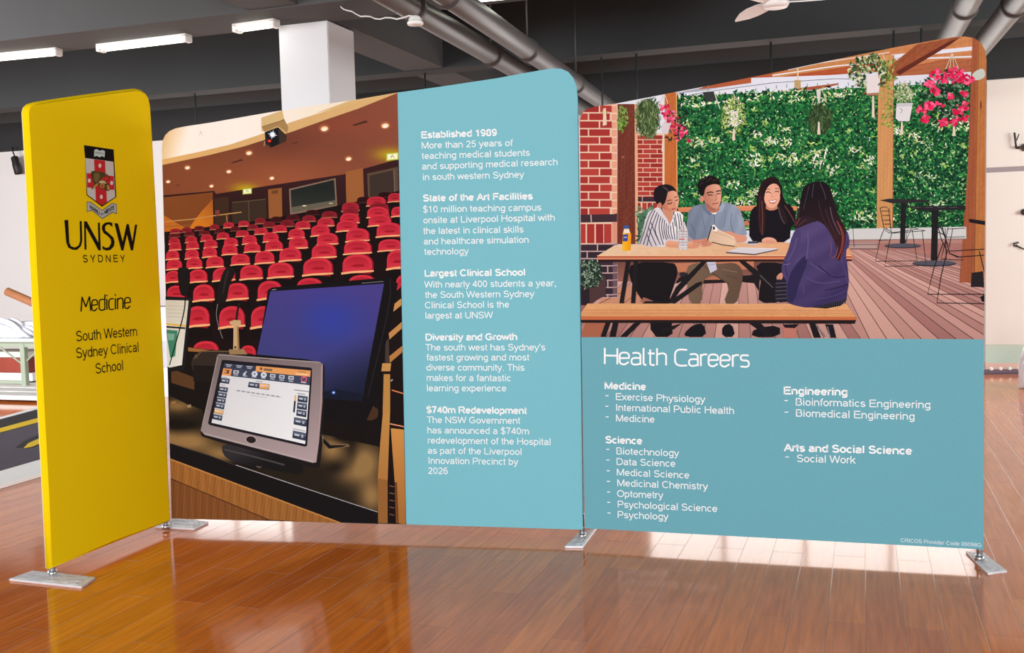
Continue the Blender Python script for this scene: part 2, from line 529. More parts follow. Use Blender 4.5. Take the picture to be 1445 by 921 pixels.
# a plain grotesque pen alphabet: (advance, strokes), cap height 1
def _a(cx, cy, rx, ry, a0, a1, n=9):
    return [(cx + rx * math.cos(math.radians(a0 + (a1 - a0) * i / n)), cy + ry * math.sin(math.radians(a0 + (a1 - a0) * i / n))) for i in range(n + 1)]
def _o(cx, cy, rx, ry): return _a(cx, cy, rx, ry, 0, 360, 16)
_S = _a(.46, .73, .32, .21, 20, 270) + _a(.46, .28, .36, .225, 90, -160)
FONT = {
 'A': (.93, [[(.05, 0), (.465, .98)], [(.465, .98), (.88, 0)], [(.2, .35), (.73, .35)]]),
 'B': (.92, [[(.13, 0), (.13, 1)], [(.1, .94), (.5, .94)] + _a(.5, .73, .24, .21, 90, -90) + [(.1, .52)], [(.1, .52), (.54, .52)] + _a(.54, .29, .27, .23, 90, -90) + [(.1, .06)]]),
 'C': (1.0, [_a(.52, .5, .42, .44, 42, 318, 14)]),
 'D': (1.0, [[(.13, 0), (.13, 1)], [(.1, .94), (.45, .94)] + _a(.45, .5, .45, .44, 90, -90, 12) + [(.1, .06)]]),
 'E': (.92, [[(.13, 0), (.13, 1)], [(.1, .94), (.86, .94)], [(.1, .53), (.81, .53)], [(.1, .06), (.88, .06)]]),
 'F': (.84, [[(.13, 0), (.13, 1)], [(.1, .94), (.82, .94)], [(.1, .50), (.74, .50)]]),
 'G': (1.08, [_a(.53, .5, .43, .44, 42, 318, 14) + [(.93, .18), (.93, .5)], [(.55, .46), (.98, .46)]]),
 'H': (1.0, [[(.13, 0), (.13, 1)], [(.87, 0), (.87, 1)], [(.13, .53), (.87, .53)]]),
 'I': (.38, [[(.19, 0), (.19, 1)]]),
 'L': (.78, [[(.13, 0), (.13, 1)], [(.1, .06), (.75, .06)]]),
 'M': (1.15, [[(.13, 0), (.13, 1)], [(1.02, 0), (1.02, 1)], [(.15, .98), (.575, .03)], [(.575, .03), (1.0, .98)]]),
 'N': (1.0, [[(.13, 0), (.13, 1)], [(.87, 0), (.87, 1)], [(.15, .96), (.85, .04)]]),
 'O': (1.08, [_o(.54, .5, .45, .44)]),
 'P': (.92, [[(.13, 0), (.13, 1)], [(.1, .94), (.55, .94)] + _a(.55, .69, .27, .25, 90, -90) + [(.1, .44)]]),
 'R': (1.0, [[(.13, 0), (.13, 1)], [(.1, .94), (.58, .94)] + _a(.58, .70, .28, .24, 90, -90) + [(.1, .46)], [(.52, .46), (.92, 0)]]),
 'S': (.92, [_S]),
 'T': (.84, [[(.42, 0), (.42, 1)], [(.03, .94), (.81, .94)]]),
 'U': (1.0, [[(.13, 1), (.13, .38)] + _a(.5, .38, .37, .33, 180, 360) + [(.87, 1)]]),
 'W': (1.3, [[(.04, 1), (.33, .02)], [(.33, .02), (.65, .98)], [(.65, .98), (.97, .02)], [(.97, .02), (1.26, 1)]]),
 'Y': (.92, [[(.05, 1), (.46, .42)], [(.46, .42), (.87, 1)], [(.46, .46), (.46, 0)]]),
 'a': (.77, [_a(.37, .5, .25, .165, 165, 0) + [(.62, .1), (.67, 0)], [(.62, .42), (.36, .38)] + _a(.31, .21, .21, .155, 95, 270) + [(.45, .08), (.62, .24)]]),
 'b': (.77, [[(.12, 0), (.12, 1)], _o(.39, .36, .26, .305)]),
 'c': (.70, [_a(.37, .36, .27, .305, 42, 318, 12)]),
 'd': (.77, [[(.65, 0), (.65, 1)], _o(.38, .36, .26, .305)]),
 'e': (.77, [[(.1, .37), (.67, .37)], _a(.385, .36, .28, .305, 3, 322, 14)]),
 'f': (.40, [[(.42, .945)] + _a(.35, .80, .16, .14, 90, 180) + [(.19, 0)], [(.03, .67), (.38, .67)]]),
 'g': (.77, [_o(.38, .36, .26, .305), [(.65, .73), (.65, -.04)] + _a(.38, -.04, .27, .18, 0, -150)]),
 'h': (.77, [[(.12, 0), (.12, 1)], _a(.385, .42, .26, .245, 165, 0) + [(.645, 0)]]),
 'i': (.32, [[(.16, 0), (.16, .73)], [(.16, .87), (.16, 1)]]),
 'k': (.70, [[(.12, 0), (.12, 1)], [(.63, .73), (.12, .26)], [(.30, .44), (.66, 0)]]),
 'l': (.32, [[(.16, 0), (.16, 1)]]),
 'm': (1.16, [[(.12, 0), (.12, .73)], _a(.35, .44, .23, .225, 165, 0) + [(.58, 0)], _a(.81, .44, .23, .225, 165, 0) + [(1.04, 0)]]),
 'n': (.77, [[(.12, 0), (.12, .73)], _a(.385, .42, .26, .245, 165, 0) + [(.645, 0)]]),
 'o': (.77, [_o(.385, .36, .28, .305)]),
 'p': (.77, [[(.12, -.28), (.12, .73)], _o(.39, .36, .26, .305)]),
 'r': (.46, [[(.12, 0), (.12, .73)], _a(.36, .42, .24, .24, 170, 70)]),
 's': (.70, [_a(.35, .51, .23, .155, 20, 270) + _a(.35, .205, .255, .15, 90, -160)]),
 't': (.40, [[(.18, .93), (.18, .18)] + _a(.30, .18, .12, .12, 180, 285), [(.03, .67), (.37, .67)]]),
 'u': (.77, [[(.12, .73), (.12, .3)] + _a(.38, .3, .26, .24, 180, 345), [(.645, 0), (.645, .73)]]),
 'v': (.70, [[(.05, .73), (.35, .02)], [(.35, .02), (.65, .73)]]),
 'w': (1.0, [[(.04, .73), (.26, .02)], [(.26, .02), (.5, .71)], [(.5, .71), (.74, .02)], [(.74, .02), (.96, .73)]]),
 'x': (.70, [[(.05, .73), (.65, 0)], [(.65, .73), (.05, 0)]]),
 'y': (.70, [[(.05, .73), (.36, .02)], [(.66, .73), (.36, .02), (.28, -.17), (.2, -.22), (.07, -.21)]]),
 '0': (.77, [_o(.385, .5, .27, .44)]),
 '1': (.77, [[(.45, 0), (.45, 1)], [(.16, .72), (.30, .80), (.44, .97)]]),
 '2': (.77, [_a(.38, .70, .26, .235, 165, -35) + [(.12, .07)], [(.05, .06), (.69, .06)]]),
 '4': (.77, [[(.55, 0), (.55, 1)], [(.55, .95), (.08, .29)], [(.04, .28), (.73, .28)]]),
 '5': (.77, [[(.65, .94), (.2, .94), (.14, .52)] + _a(.38, .33, .27, .275, 130, -160)]),
 '6': (.77, [_a(.40, .58, .28, .36, 45, 180) + [(.12, .34)], _o(.39, .32, .26, .265)]),
 '7': (.77, [[(.06, .94), (.71, .94)], [(.68, .92), (.45, .55), (.30, 0)]]),
 '8': (.77, [_o(.385, .73, .22, .21), _o(.385, .285, .27, .225)]),
 '9': (.77, [_o(.38, .67, .26, .265), [(.65, .66)] + _a(.37, .42, .28, .36, 0, -135)]),
 '$': (.77, [[(x * .84, y) for x, y in _S], [(.39, -.12), (.39, 1.12)]]),
 ',': (.38, [[(.20, .13), (.20, 0), (.13, -.16)]]), '.': (.38, [[(.19, 0), (.19, .13)]]),
 "'": (.27, [[(.14, 1), (.13, .68)]]), '-': (.46, [[(.05, .38), (.41, .38)]]), ' ': (.39, []),
}
def lettering(P, name, parent, lines, material, label=None):
    """lines: (text, x0, y0, x1, y1, cap height px, stroke, spacing); baselines given in photo pixels; one object per line"""
    for ln in lines:
        text, x0, y0, x1, y1, cap = ln[:6]
        sw = ln[6] if len(ln) > 6 else 0.125
        sp = ln[7] if len(ln) > 7 else 0.0
        P.layer += 0.00001
        off = P.layer + 0.0002
        a = P.loc(x0, y0, off); b = P.loc(x1, y1, off); c = P.loc(x0, y0 - cap, off)
        hz = c.z - a.z
        tot = sum(FONT[ch][0] for ch in text) + sp * (len(text) - 1) - .10
        kx = (b.x - a.x) / tot; kz = (b.z - a.z) / tot
        V_, F_ = [], []
        x = -.05
        for ch in text:
            w, ps = FONT[ch]
            for p in ps:
                q = [(a.x + (x + g[0]) * kx, a.z + (x + g[0]) * kz + g[1] * hz) for g in p]
                n = len(q); hw = sw * hz / 2
                closed = math.dist(q[0], q[-1]) < 1e-6
                for i in range(n):
                    if closed:
                        r0, r1 = q[(i - 1) % (n - 1)], q[(i + 1) % (n - 1)]
                    else:
                        r0, r1 = q[max(0, i - 1)], q[min(n - 1, i + 1)]
                    dx, dy = r1[0] - r0[0], r1[1] - r0[1]; l = math.hypot(dx, dy) or 1
                    nx, ny = -dy / l * hw, dx / l * hw
                    V_.append((q[i][0] + nx, a.y, q[i][1] + ny)); V_.append((q[i][0] - nx, a.y, q[i][1] - ny))
                    if i: k = len(V_); F_.append((k - 4, k - 3, k - 1, k - 2))
            x += w + sp
        me = bpy.data.meshes.new(name); me.from_pydata(V_, [], F_); me.materials.append(material)
        o = bpy.data.objects.new(name, me); C.objects.link(o); o.parent = parent
        if label: o['label'] = label

def strokes(P, name, parent, paths, w, material, label=None):
    """letters drawn as pen strokes; points in photo pixels"""
    P.layer += 0.00005
    V_, F_ = [], []
    for pts in paths:
        n = len(pts)
        for i in range(n):
            a = pts[max(0, i - 1)]; b = pts[min(n - 1, i + 1)]
            dx, dy = b[0] - a[0], b[1] - a[1]; l = math.hypot(dx, dy) or 1
            nx, ny = -dy / l * w / 2, dx / l * w / 2
            p = pts[i]
            V_.append(tuple(P.loc(p[0] + nx, p[1] + ny, P.layer))); V_.append(tuple(P.loc(p[0] - nx, p[1] - ny, P.layer)))
            if i: k = len(V_); F_.append((k - 4, k - 3, k - 1, k - 2))
        P.layer += 0.000004
    me = bpy.data.meshes.new(name); me.from_pydata(V_, [], F_); me.materials.append(material)
    o = bpy.data.objects.new(name, me); C.objects.link(o); o.parent = parent
    if label: o['label'] = label
    return o

def build_cover(P, outline, colf, name='fabric_cover', rim=0.014, thick=0.04, backcol=(225, 222, 215)):
    """stretch-fabric slab with a rounded rim; outline in photo pixels, clockwise"""
    pts = [P.loc(*p) for p in outline]
    n = len(pts)
    nor = []
    cx = sum(p.x for p in pts) / n; cz = sum(p.z for p in pts) / n
    for i in range(n):
        a, b = pts[i - 1], pts[(i + 1) % n]
        tx, tz = b.x - a.x, b.z - a.z
        l = math.hypot(tx, tz)
        nx, nz = tz / l, -tx / l
        if (pts[i].x - cx) * nx + (pts[i].z - cz) * nz < 0: nx, nz = -nx, -nz
        nor.append((nx, nz))
    prof = []
    for k in range(7):
        t = math.pi * k / 6
        prof.append((-rim + rim * math.sin(t), -thick / 2 * math.cos(t)))
    V_, F_, Cc = [], [], []
    for (o, y) in prof:
        for i in range(n):
            V_.append((pts[i].x + nor[i][0] * o, y, pts[i].z + nor[i][1] * o))
    cl = [L3(colf(*p), INK_K) for p in outline]
    bk = L3(backcol, INK_K)
    for k in range(6):
        for i in range(n):
            j = (i + 1) % n
            F_.append((k * n + i, k * n + j, (k + 1) * n + j, (k + 1) * n + i))
            Cc.extend([cl[i], cl[j], cl[j], cl[i]] if k < 4 else [bk] * 4)
    F_.append(tuple(range(n))); Cc.extend(cl)
    F_.append(tuple(6 * n + i for i in range(n))[::-1]); Cc.extend([bk] * n)
    me = bpy.data.meshes.new(name); me.from_pydata(V_, [], F_)
    a = me.color_attributes.new('ink', 'FLOAT_COLOR', 'CORNER')
    buf = []
    for c in Cc: buf.extend((c[0], c[1], c[2], 1.0))
    a.data.foreach_set('color', buf)
    for p in me.polygons: p.use_smooth = len(p.vertices) == 4
    me.materials.append(m_ink)
    o = bpy.data.objects.new(name, me); C.objects.link(o); o.parent = P.root
    return o

def foot(P, s, corners, post_top, plate_off=0.0):
    """flat aluminium plate traced on the floor, with a short silver post up into the panel"""
    inv = P.root.matrix_world.inverted() if False else (Matrix.Translation(P.root.location) @ Matrix.Rotation(P.root.rotation_euler.z, 4, 'Z')).inverted()
    pts = [inv @ G(x, y, 0.012) for x, y in corners]
    bm = bmesh.new(); add_quadprism(bm, pts, 0.012)
    bmesh.ops.bevel(bm, geom=list(bm.edges), offset=0.002, segments=1, affect='EDGES')
    ft = link_mesh('foot_plate', bm, m_alu, P.root)
    c = sum(pts, Vector()) / len(pts)
    bm = bmesh.new()
    add_tube(bm, [(s, 0, 0.010), (s, 0, post_top)], 0.014, 14)
    add_tube(bm, [(s, 0, 0.010), (s, 0, 0.035)], 0.022, 14)
    link_mesh('post', bm, m_chrome, ft, True)
    # crumpled wrap round the plate
    rr = random.Random(int(abs(s) * 1000) + 3)
    bm = bmesh.new()
    n = 9
    g = []
    for i in range(n):
        row = []
        for j in range(n):
            a, b = i / (n - 1), j / (n - 1)
            p = (pts[0] * (1 - a) + pts[1] * a) * (1 - b) + (pts[3] * (1 - a) + pts[2] * a) * b
            p = c + (p - c) * 1.03
            p.z = 0.0135 + rr.random() * 0.007
            if i in (0, n - 1) or j in (0, n - 1): p.z = 0.003 + rr.random() * .004
            row.append(bm.verts.new(p))
        g.append(row)
    for i in range(n - 1):
        for j in range(n - 1):
            bm.faces.new((g[i][j], g[i + 1][j], g[i + 1][j + 1], g[i][j + 1]))
    link_mesh('plastic_wrap', bm, m_wrap, ft)
    return ft
# ------------------------------------------------------------------ yellow panel
PY = Panel('display_panel', 'narrow yellow fabric display panel standing edge-on at the left, with a shield crest', (72, 803), (241, 735), 0.05)
YEL = (255, 217, 0)
Y_OUT = chaikin([(72, 803), (66, 690), (58, 540), (50, 390), (43, 250), (38.5, 170), (37, 153), (45, 144), (70, 140), (120, 132),
                 (180, 124.5), (197, 123), (207, 129), (213, 145), (216, 190), (222, 300), (229, 450), (236, 600), (241, 735), (160, 767)], 0)
def round_corners(pts, idx, n=2): return pts
Y_OUT = [(72, 803), (66, 690), (58, 540), (50, 390), (43, 250), (38.2, 168), (37.6, 158), (39.3, 150.5), (44, 146), (52, 143.5), (70, 140.5), (120, 133.3),
         (180, 125.6), (192, 124.4), (200, 126), (206.5, 130.5), (211, 138), (213.5, 150), (216, 190), (222, 300), (229, 450), (236, 600), (241, 735), (160, 767)]
build_cover(PY, Y_OUT, lambda x, y: YEL, backcol=(250, 245, 225))
T = zm(0, 180, 6.0208)        # crest crop
k = Art(PY)
crest = k
k.poly(T((712, 148), (965, 186), (988, 590), (866, 672), (735, 575), (722, 265)), (28, 24, 22))
k.poly(T((722, 258), (962, 290), (978, 588), (866, 660), (742, 570)), (214, 208, 200))
k.poly(T((798, 270), (892, 282), (908, 632), (866, 660), (814, 624)), (206, 44, 48))
k.poly(T((735, 385), (966, 412), (972, 530), (740, 508)), (206, 44, 48))
for p in ((848, 323), (758, 450), (948, 470), (860, 588)):
    q = T(p)[0]; k.ell(q[0], q[1], 2.0, 3.0, (232, 222, 214))
k.poly(T((712, 148), (965, 186), (966, 290), (722, 258)), (22, 18, 18))
book = T((800, 190), (822, 182), (845, 198), (870, 190), (890, 200), (888, 252), (865, 242), (845, 252), (822, 240), (798, 246))
k.poly(book, (206, 220, 216))
for yy in (212, 220):
    k.line(T((808, yy - 5), (880, yy + 6)), 0.7, (110, 120, 120))
# the walking lion: mane, body, legs, tail
k.poly(T((775, 372), (800, 365), (830, 372), (880, 378), (900, 392), (905, 425), (880, 430), (845, 445), (820, 490), (800, 480), (780, 440)), (86, 74, 38), smooth=1)
k.poly(T((800, 380), (835, 385), (850, 405), (835, 450), (815, 470), (795, 440)), (124, 104, 58), smooth=1)
k.poly(T((770, 524), (790, 490), (830, 462), (860, 440), (900, 452), (935, 500), (935, 535), (905, 540), (880, 520), (845, 520), (835, 480), (800, 520)), (92, 70, 34), smooth=1)
k.poly(T((835, 460), (865, 446), (895, 458), (905, 480), (880, 470), (850, 475)), (222, 200, 150), smooth=1)
q = T((868, 494))[0]; k.ell(q[0], q[1], 3.6, 3.4, (176, 136, 74)); k.ell(q[0], q[1] + .2, 1.8, 1.6, (206, 44, 48))
k.poly(T((905, 480), (930, 500), (930, 530), (912, 532)), (190, 150, 84), smooth=1)
k.poly(T((782, 520), (800, 492), (830, 470), (836, 478), (806, 510), (792, 528)), (196, 156, 90))
k.line(T((900, 395), (925, 415), (930, 440), (905, 455)), 1.6, (86, 66, 34), smooth=1)
k.line(T((868, 432), (890, 420), (905, 440)), 1.1, (206, 60, 50), smooth=1)
k.line(T((778, 372), (775, 400), (790, 430)), 1.3, (60, 48, 26), smooth=1)
# motto ribbon
k.poly(T((735, 628), (770, 630), (866, 700), (950, 640), (990, 648), (993, 735), (955, 722), (868, 778), (780, 705), (736, 718)), (120, 124, 118))
k.poly(T((741, 636), (768, 638), (866, 708), (952, 648), (984, 654), (987, 724), (952, 712), (868, 768), (780, 696), (742, 708)), (190, 196, 190))
k.done('crest', PY.root, 'shield crest with red cross, lion and motto ribbon')
lettering(PY, 'motto_lettering', PY.root, [('MANU', *T((762, 683))[0], *T((846, 742))[0], 5.4, .2), ('et', *T((853, 745))[0], *T((880, 742))[0], 4, .16),
                                          ('MENTE', *T((888, 736))[0], *T((970, 693))[0], 5.4, .2)], m_inkblack)
# big serif letters of the name
T = zm(60, 180, 4.388)
k = Art(PY)
INK = (24, 18, 14)
k.poly(T((134, 572), (158, 571), (165, 712), (176, 735), (200, 742), (222, 730), (232, 700), (229, 578), (242, 578), (245, 700), (236, 735), (212, 757), (182, 756), (158, 742), (146, 712)), INK)
k.poly(T((256, 579), (274, 581), (345, 712), (342, 588), (354, 588), (360, 760), (346, 760), (268, 618), (271, 755), (259, 755)), INK)
k.poly(T((432, 590), (412, 584), (388, 588), (370, 602), (366, 626), (376, 652), (404, 672), (422, 692), (424, 716), (412, 738), (392, 745), (370, 732), (371, 752), (394, 761), (420, 757), (440, 736), (446, 706), (436, 678), (412, 656), (388, 636), (386, 614), (398, 600), (414, 600), (432, 616)), INK)
k.poly(T((444, 591), (466, 593), (496, 706), (520, 596), (533, 597), (556, 706), (572, 600), (586, 601), (560, 760), (546, 760), (522, 662), (500, 760), (486, 760)), INK)
k.done('name_lettering', PY.root, 'large black serif letters UNSW')
lettering(PY, 'name_lettering', PY.root, [('SYDNEY', *T((250, 834))[0], *T((509, 831))[0], 10.4, .15, .42)], m_inkblack)
lettering(PY, 'subtitle_lettering', PY.root, [('South Western', 107.5, 481.8, 193.5, 473.6, 15.2, .115), ('Sydney Clinical', 107.5, 505.6, 195.9, 496, 15.2, .115),
                                            ('School', 134.8, 527.5, 174, 522, 15.2, .115)], m_inkblack)

# pen-stroke alphabet for the two light headings (x to the right, y up, cap height 1, x-height .72)
def arc(cx, cy, rx, ry, a0, a1, n=8):
    return [(cx + rx * math.copysign(abs(math.cos(math.radians(a0 + (a1 - a0) * i / n))) ** .75, math.cos(math.radians(a0 + (a1 - a0) * i / n))),
             cy + ry * math.copysign(abs(math.sin(math.radians(a0 + (a1 - a0) * i / n))) ** .75, math.sin(math.radians(a0 + (a1 - a0) * i / n)))) for i in range(n + 1)]
XH = .74
GL = {
 'H': (.66, [[(.05, 0), (.05, 1)], [(.6, 0), (.6, 1)], [(.05, .53), (.6, .53)]]),
 'C': (.62, [[(.58, .98)] + arc(.36, .62, .31, .38, 90, 180) + arc(.36, .38, .31, .38, 180, 270) + [(.58, .02)]]),
 'M': (.80, [[(.05, 0), (.13, 1)], [(.13, .98), (.4, .3)], [(.4, .3), (.67, .98)], [(.67, 1), (.76, 0)]]),
 'e': (.52, [[(.05, .38), (.46, .40)] + arc(.25, .46, .21, .28, 0, 180) + arc(.26, .26, .22, .26, 180, 270) + [(.44, .16)]]),
 'a': (.50, [[(.08, XH - .03)] + arc(.24, .52, .19, XH - .52, 90, 0) + [(.43, 0)], [(.43, .42)] + arc(.22, .21, .18, .21, 90, 270) + [(.43, .06)]]),
 'l': (.24, [[(.07, 1.05)] + arc(.19, .14, .12, .14, 180, 270)]),
 't': (.36, [[(.12, .96)] + arc(.26, .14, .14, .14, 180, 270) + [(.32, .01)], [(.02, XH - .02), (.32, XH - .02)]]),
 'h': (.54, [[(.06, 0), (.06, 1.05)], [(.06, .66)] + arc(.26, .54, .20, .20, 90, 0) + [(.46, 0)]]),
 'r': (.36, [[(.06, 0), (.06, XH)], [(.06, .62)] + arc(.26, .54, .16, .19, 130, 90) + [(.34, .73)]]),
 's': (.46, [[(.40, XH - .02)] + arc(.20, .57, .15, .16, 90, 270) + arc(.24, .21, .17, .20, 90, -90) + [(.04, .03)]]),
 'd': (.54, [[(.47, 0), (.47, 1.05)], [(.47, .70)] + arc(.27, .50, .21, .23, 90, 180) + arc(.27, .23, .21, .23, 180, 270) + [(.47, .05)]]),
 'i': (.18, [[(.08, 0), (.08, XH)], [(.08, .92), (.08, 1.02)]]),
 'c': (.44, [[(.40, XH - .02)] + arc(.26, .48, .21, .25, 90, 180) + arc(.26, .25, .21, .25, 180, 270) + [(.40, .02)]]),
 'n': (.54, [[(.06, 0), (.06, XH)], [(.06, .64)] + arc(.26, .54, .20, .19, 90, 0) + [(.46, 0)]]),
 ' ': (.26, []),
}
def pen_text(text, x0, y0, x1, y1, cap):
    tot = sum(GL[c][0] for c in text) - .05
    out = []; x = 0
    for c in text:
        w, ps = GL[c]
        for p in ps:
            q = []
            for (a, b) in p:
                t = (x + a - .03) / tot
                q.append((x0 + (x1 - x0) * t, y0 + (y1 - y0) * t - b * cap))
            out.append(q)
        x += w
    return out
strokes(PY, 'heading_lettering', PY.root, pen_text('Medicine', 113.7, 439.6, 184.5, 434.8, 21), 1.8, m_inkblack)
foot(PY, -PY.len / 2 + .03, [(13, 816), (46, 804.5), (134, 813.5), (115, 827)], .12)
foot(PY, PY.len / 2 - .02, [(219, 742), (246, 730.5), (294, 735.5), (274, 745)], .12)
# ------------------------------------------------------------------ lecture-hall panel
PL = Panel('display_panel', 'wide fabric display panel printed with a red-seated lecture hall and a teal text column', (243, 731), (822, 747), 0.06)
TEAL = (124, 194, 208)
L_TOP = [(228.5, 210), (229.5, 199), (233, 191), (239, 185), (248, 181), (262, 178.2), (300, 172.5), (380, 158.5), (440, 149.5), (500, 141), (561, 130.5)]
L_OUT = [(243, 731), (240, 620), (235, 440), (231, 300)] + L_TOP + [(620, 122.5), (700, 110.5), (760, 99.5), (778, 96.6), (792, 97), (802, 101.5), (809, 110), (813.5, 122), (815, 140), (818, 330), (821, 560), (822.5, 747), (573, 739.5)]
def l_col(x, y):
    if x > 560: return TEAL
    if y < 215: return (226, 196, 148)
    if y < 300: return (130, 76, 48)
    return (70, 46, 36)
build_cover(PL, L_OUT, l_col)
bm = bmesh.new()
k = Art(PL, Region([(561, 130.5), (620, 122.5), (700, 110.5), (760, 99.5), (778, 96.6), (792, 97), (802, 101.5), (809, 110), (813.5, 122), (815, 140)], (573.5, 739.5), (822.5, 747)))
k.poly([(555, 90), (830, 90), (830, 750), (555, 750)], TEAL)
k.done('teal_print', PL.root, 'teal printed text column')
BD = .21
A1, A2, A3 = zm(580, 170, 4.604), zm(580, 365, 4.604), zm(580, 550, 4.3875)
def tl(T, rows, cap=9.3):
    return [(r[0], *T((r[1], r[2]))[0], *T((r[3], r[4]))[0], cap) + tuple(r[5:]) for r in rows]
paras = [
 (tl(A1, [('Established 1989', 68, 115, 557, 98, BD)]),
  tl(A1, [('More than 25 years of', 70, 183, 660, 165), ('teaching medical students', 72, 251, 772, 229), ('and supporting medical research', 73, 319, 953, 289), ('in south western Sydney', 77, 388, 733, 371)])),
 (tl(A1, [('State of the Art Facilities', 79, 525, 790, 511, BD)]),
  tl(A1, [('$10 million teaching campus', 79, 598, 847, 584), ('onsite at Liverpool Hospital with', 81, 668, 935, 650), ('the latest in clinical skills', 82, 738, 731, 727), ('and healthcare simulation', 84, 806, 765, 794), ('technology', 88, 873, 373, 868)])),
 (tl(A2, [('Largest Clinical School', 90, 115, 742, 108, BD)]),
  tl(A2, [('With nearly 400 students a year,', 90, 188, 944, 178), ('the South Western Sydney', 93, 255, 800, 248), ('Clinical School is the', 92, 322, 638, 317), ('largest at UNSW', 93, 389, 530, 386)])),
 (tl(A2, [('Diversity and Growth', 96, 530, 690, 527, BD)]),
  tl(A2, [("The south west has Sydney's", 96, 596, 873, 595), ('fastest growing and most', 103, 661, 768, 660), ('diverse community. This', 100, 726, 737, 727), ('makes for a fantastic', 103, 793, 650, 795), ('learning experience', 103, 860, 620, 861)])),
 (tl(A3, [('$740m Redevelopment', 98, 142, 716, 148, BD)]),
  tl(A3, [('The NSW Government', 100, 204, 676, 210), ('has announced a $740m', 102, 268, 731, 275), ('redevelopment of the Hospital', 105, 331, 866, 341), ('as part of the Liverpool', 105, 394, 686, 402), ('Innovation Precinct by', 107, 456, 662, 464), ('2026', 107, 519, 229, 521)])),
]
for h, b_ in paras:
    lettering(PL, 'heading_lettering', PL.root, h, m_inkwhite)
    lettering(PL, 'paragraph_lettering', PL.root, b_, m_inkwhite)
# the lecture-hall picture
RL = Region(L_TOP, (243, 731), (573, 739.5))
Z1, Z2, Z3, Z6 = zm(220, 120, 4.006), zm(220, 340, 4.006), zm(220, 530, 4.006), zm(270, 480, 4.848)
base = Art(PL, RL)
base.poly([(220, 120), (580, 120), (580, 745), (220, 745)], (24, 14, 14))
photo_hall = base.done('photo_print', PL.root, 'printed photograph of a lecture hall')

k = Art(PL, RL)
# reddish ceiling with warm falloff
def ceil_col(x, y):
    a = grad2((560, 150), (136, 76, 56), (240, 230), (98, 54, 38))(x, y)
    b = grad2((450, 200), (0, 0, 0), (420, 290), (30, 17, 6))(x, y)
    g = [0, 0, 0]
    for (cx, cy, rx, ry, c) in ((346, 266, 17, 7, (40, 78, -24)), (551, 218, 22, 9, (50, 84, -24)), (400, 250, 60, 30, (14, 8, 4)), (395, 205, 40, 20, (-12, -8, -4)), (470, 175, 60, 16, (8, 0, 0))):
        e = math.exp(-((x - cx) / rx) ** 2 - ((y - cy) / ry) ** 2)
        for i in range(3): g[i] += c[i] * e
    return tuple(a[i] + b[i] + g[i] for i in range(3))
k.poly(Z1((20, 440), (300, 385), (500, 335), (610, 300), (760, 255), (960, 185), (1150, 120), (1400, 30), (1400, 415), (1060, 505), (640, 568), (340, 615), (330, 598), (20, 625)), ceil_col, sub=7)
k.poly(Z1((20, 380), (250, 375), (420, 335), (600, 275), (760, 210), (900, 165), (1130, 95), (1330, 36), (1400, 15), (1372, 42), (1150, 131), (960, 196), (760, 267), (610, 311), (500, 346), (300, 396), (20, 455)), grad(230, (222, 176, 112), 400, (214, 176, 118), 0))
k.poly(Z1((0, 200), (400, 120), (700, 20), (1300, -20), (1318, 48), (1130, 96), (900, 166), (760, 211), (600, 276), (420, 336), (250, 376), (20, 424)),
       lambda x, y: grad2((230, 190), (226, 190, 136), (262, 200), (250, 244, 236))(x, y) if x < 330 else grad2((330, 200), (250, 246, 240), (560, 135), (236, 222, 190))(x, y), sub=9)
k.line(Z1((250, 258), (262, 285)), .9, (214, 204, 190)); k.line(Z1((243, 285), (250, 270), (262, 262)), .8, (214, 204, 190))
# top tan triangle by the projector
k.poly(Z1((1140, 72), (1330, 38), (1330, 50), (1140, 96), (1000, 135), (900, 160)), (214, 182, 124))
for (x, y, w, h) in ((1155, 215, 90, 26), (460, 430, 70, 20), (785, 327, 40, 12), (122, 566, 26, 9)):
    k.poly(Z1((x - w / 2, y + h * .4), (x + w * .35, y - h * .6), (x + w / 2, y - h * .2), (x - w * .35, y + h * .6)), (74, 42, 32))
for (x, y, s) in ((953, 245, 22), (1297, 228, 22), (527, 383, 17), (179, 466, 15), (413, 488, 14), (656, 525, 14), (315, 570, 12), (70, 545, 12), (1090, 416, 17)):
    q = Z1((x, y))[0]; r = s / 4.006
    k.glow(q[0], q[1], r * 1.5, r * 1.15, (214, 140, 84), (142, 80, 54), 4)
    k.ell(q[0], q[1] + r * .1, r * .95, r * .62, (250, 206, 160), rot=-10)
    k.ell(q[0], q[1] + r * .2, r * .6, r * .4, (255, 246, 226), rot=-10)
k.done('printed_ceiling', photo_hall)

k = Art(PL, RL)
k.poly(Z1((20, 625), (330, 598), (340, 615), (640, 568), (1060, 505), (1400, 410), (1400, 900), (20, 900)), grad(255, (54, 26, 28), 330, (36, 18, 18)))
k.poly(Z1((40, 635), (322, 606), (326, 800), (50, 830)), grad2((232, 275), (128, 72, 36), (300, 320), (120, 66, 30)), sub=8)
k.poly(Z1((322, 645), (326, 795), (185, 815), (215, 770), (262, 710)), grad2((280, 310), (204, 120, 30), (302, 290), (166, 92, 34)), sub=6)
k.poly(Z1((46, 735), (110, 775), (185, 815), (50, 832)), (190, 104, 28))
k.poly(Z1((330, 640), (412, 630), (415, 790), (335, 800)), (60, 38, 28))
k.poly(Z1((430, 660), (622, 640), (628, 775), (432, 790)), (56, 42, 32))
k.line(Z1((432, 664), (622, 645)), .9, (96, 80, 60)); k.line(Z1((524, 655), (528, 780)), .8, (100, 82, 62))
k.poly(Z1((635, 590), (712, 580), (716, 780), (640, 790)), (144, 88, 46)); k.poly(Z1((655, 597), (690, 592), (690, 612), (655, 616)), (104, 66, 36))
k.poly(Z1((753, 587), (1016, 526), (1026, 690), (760, 732)), (128, 106, 90))
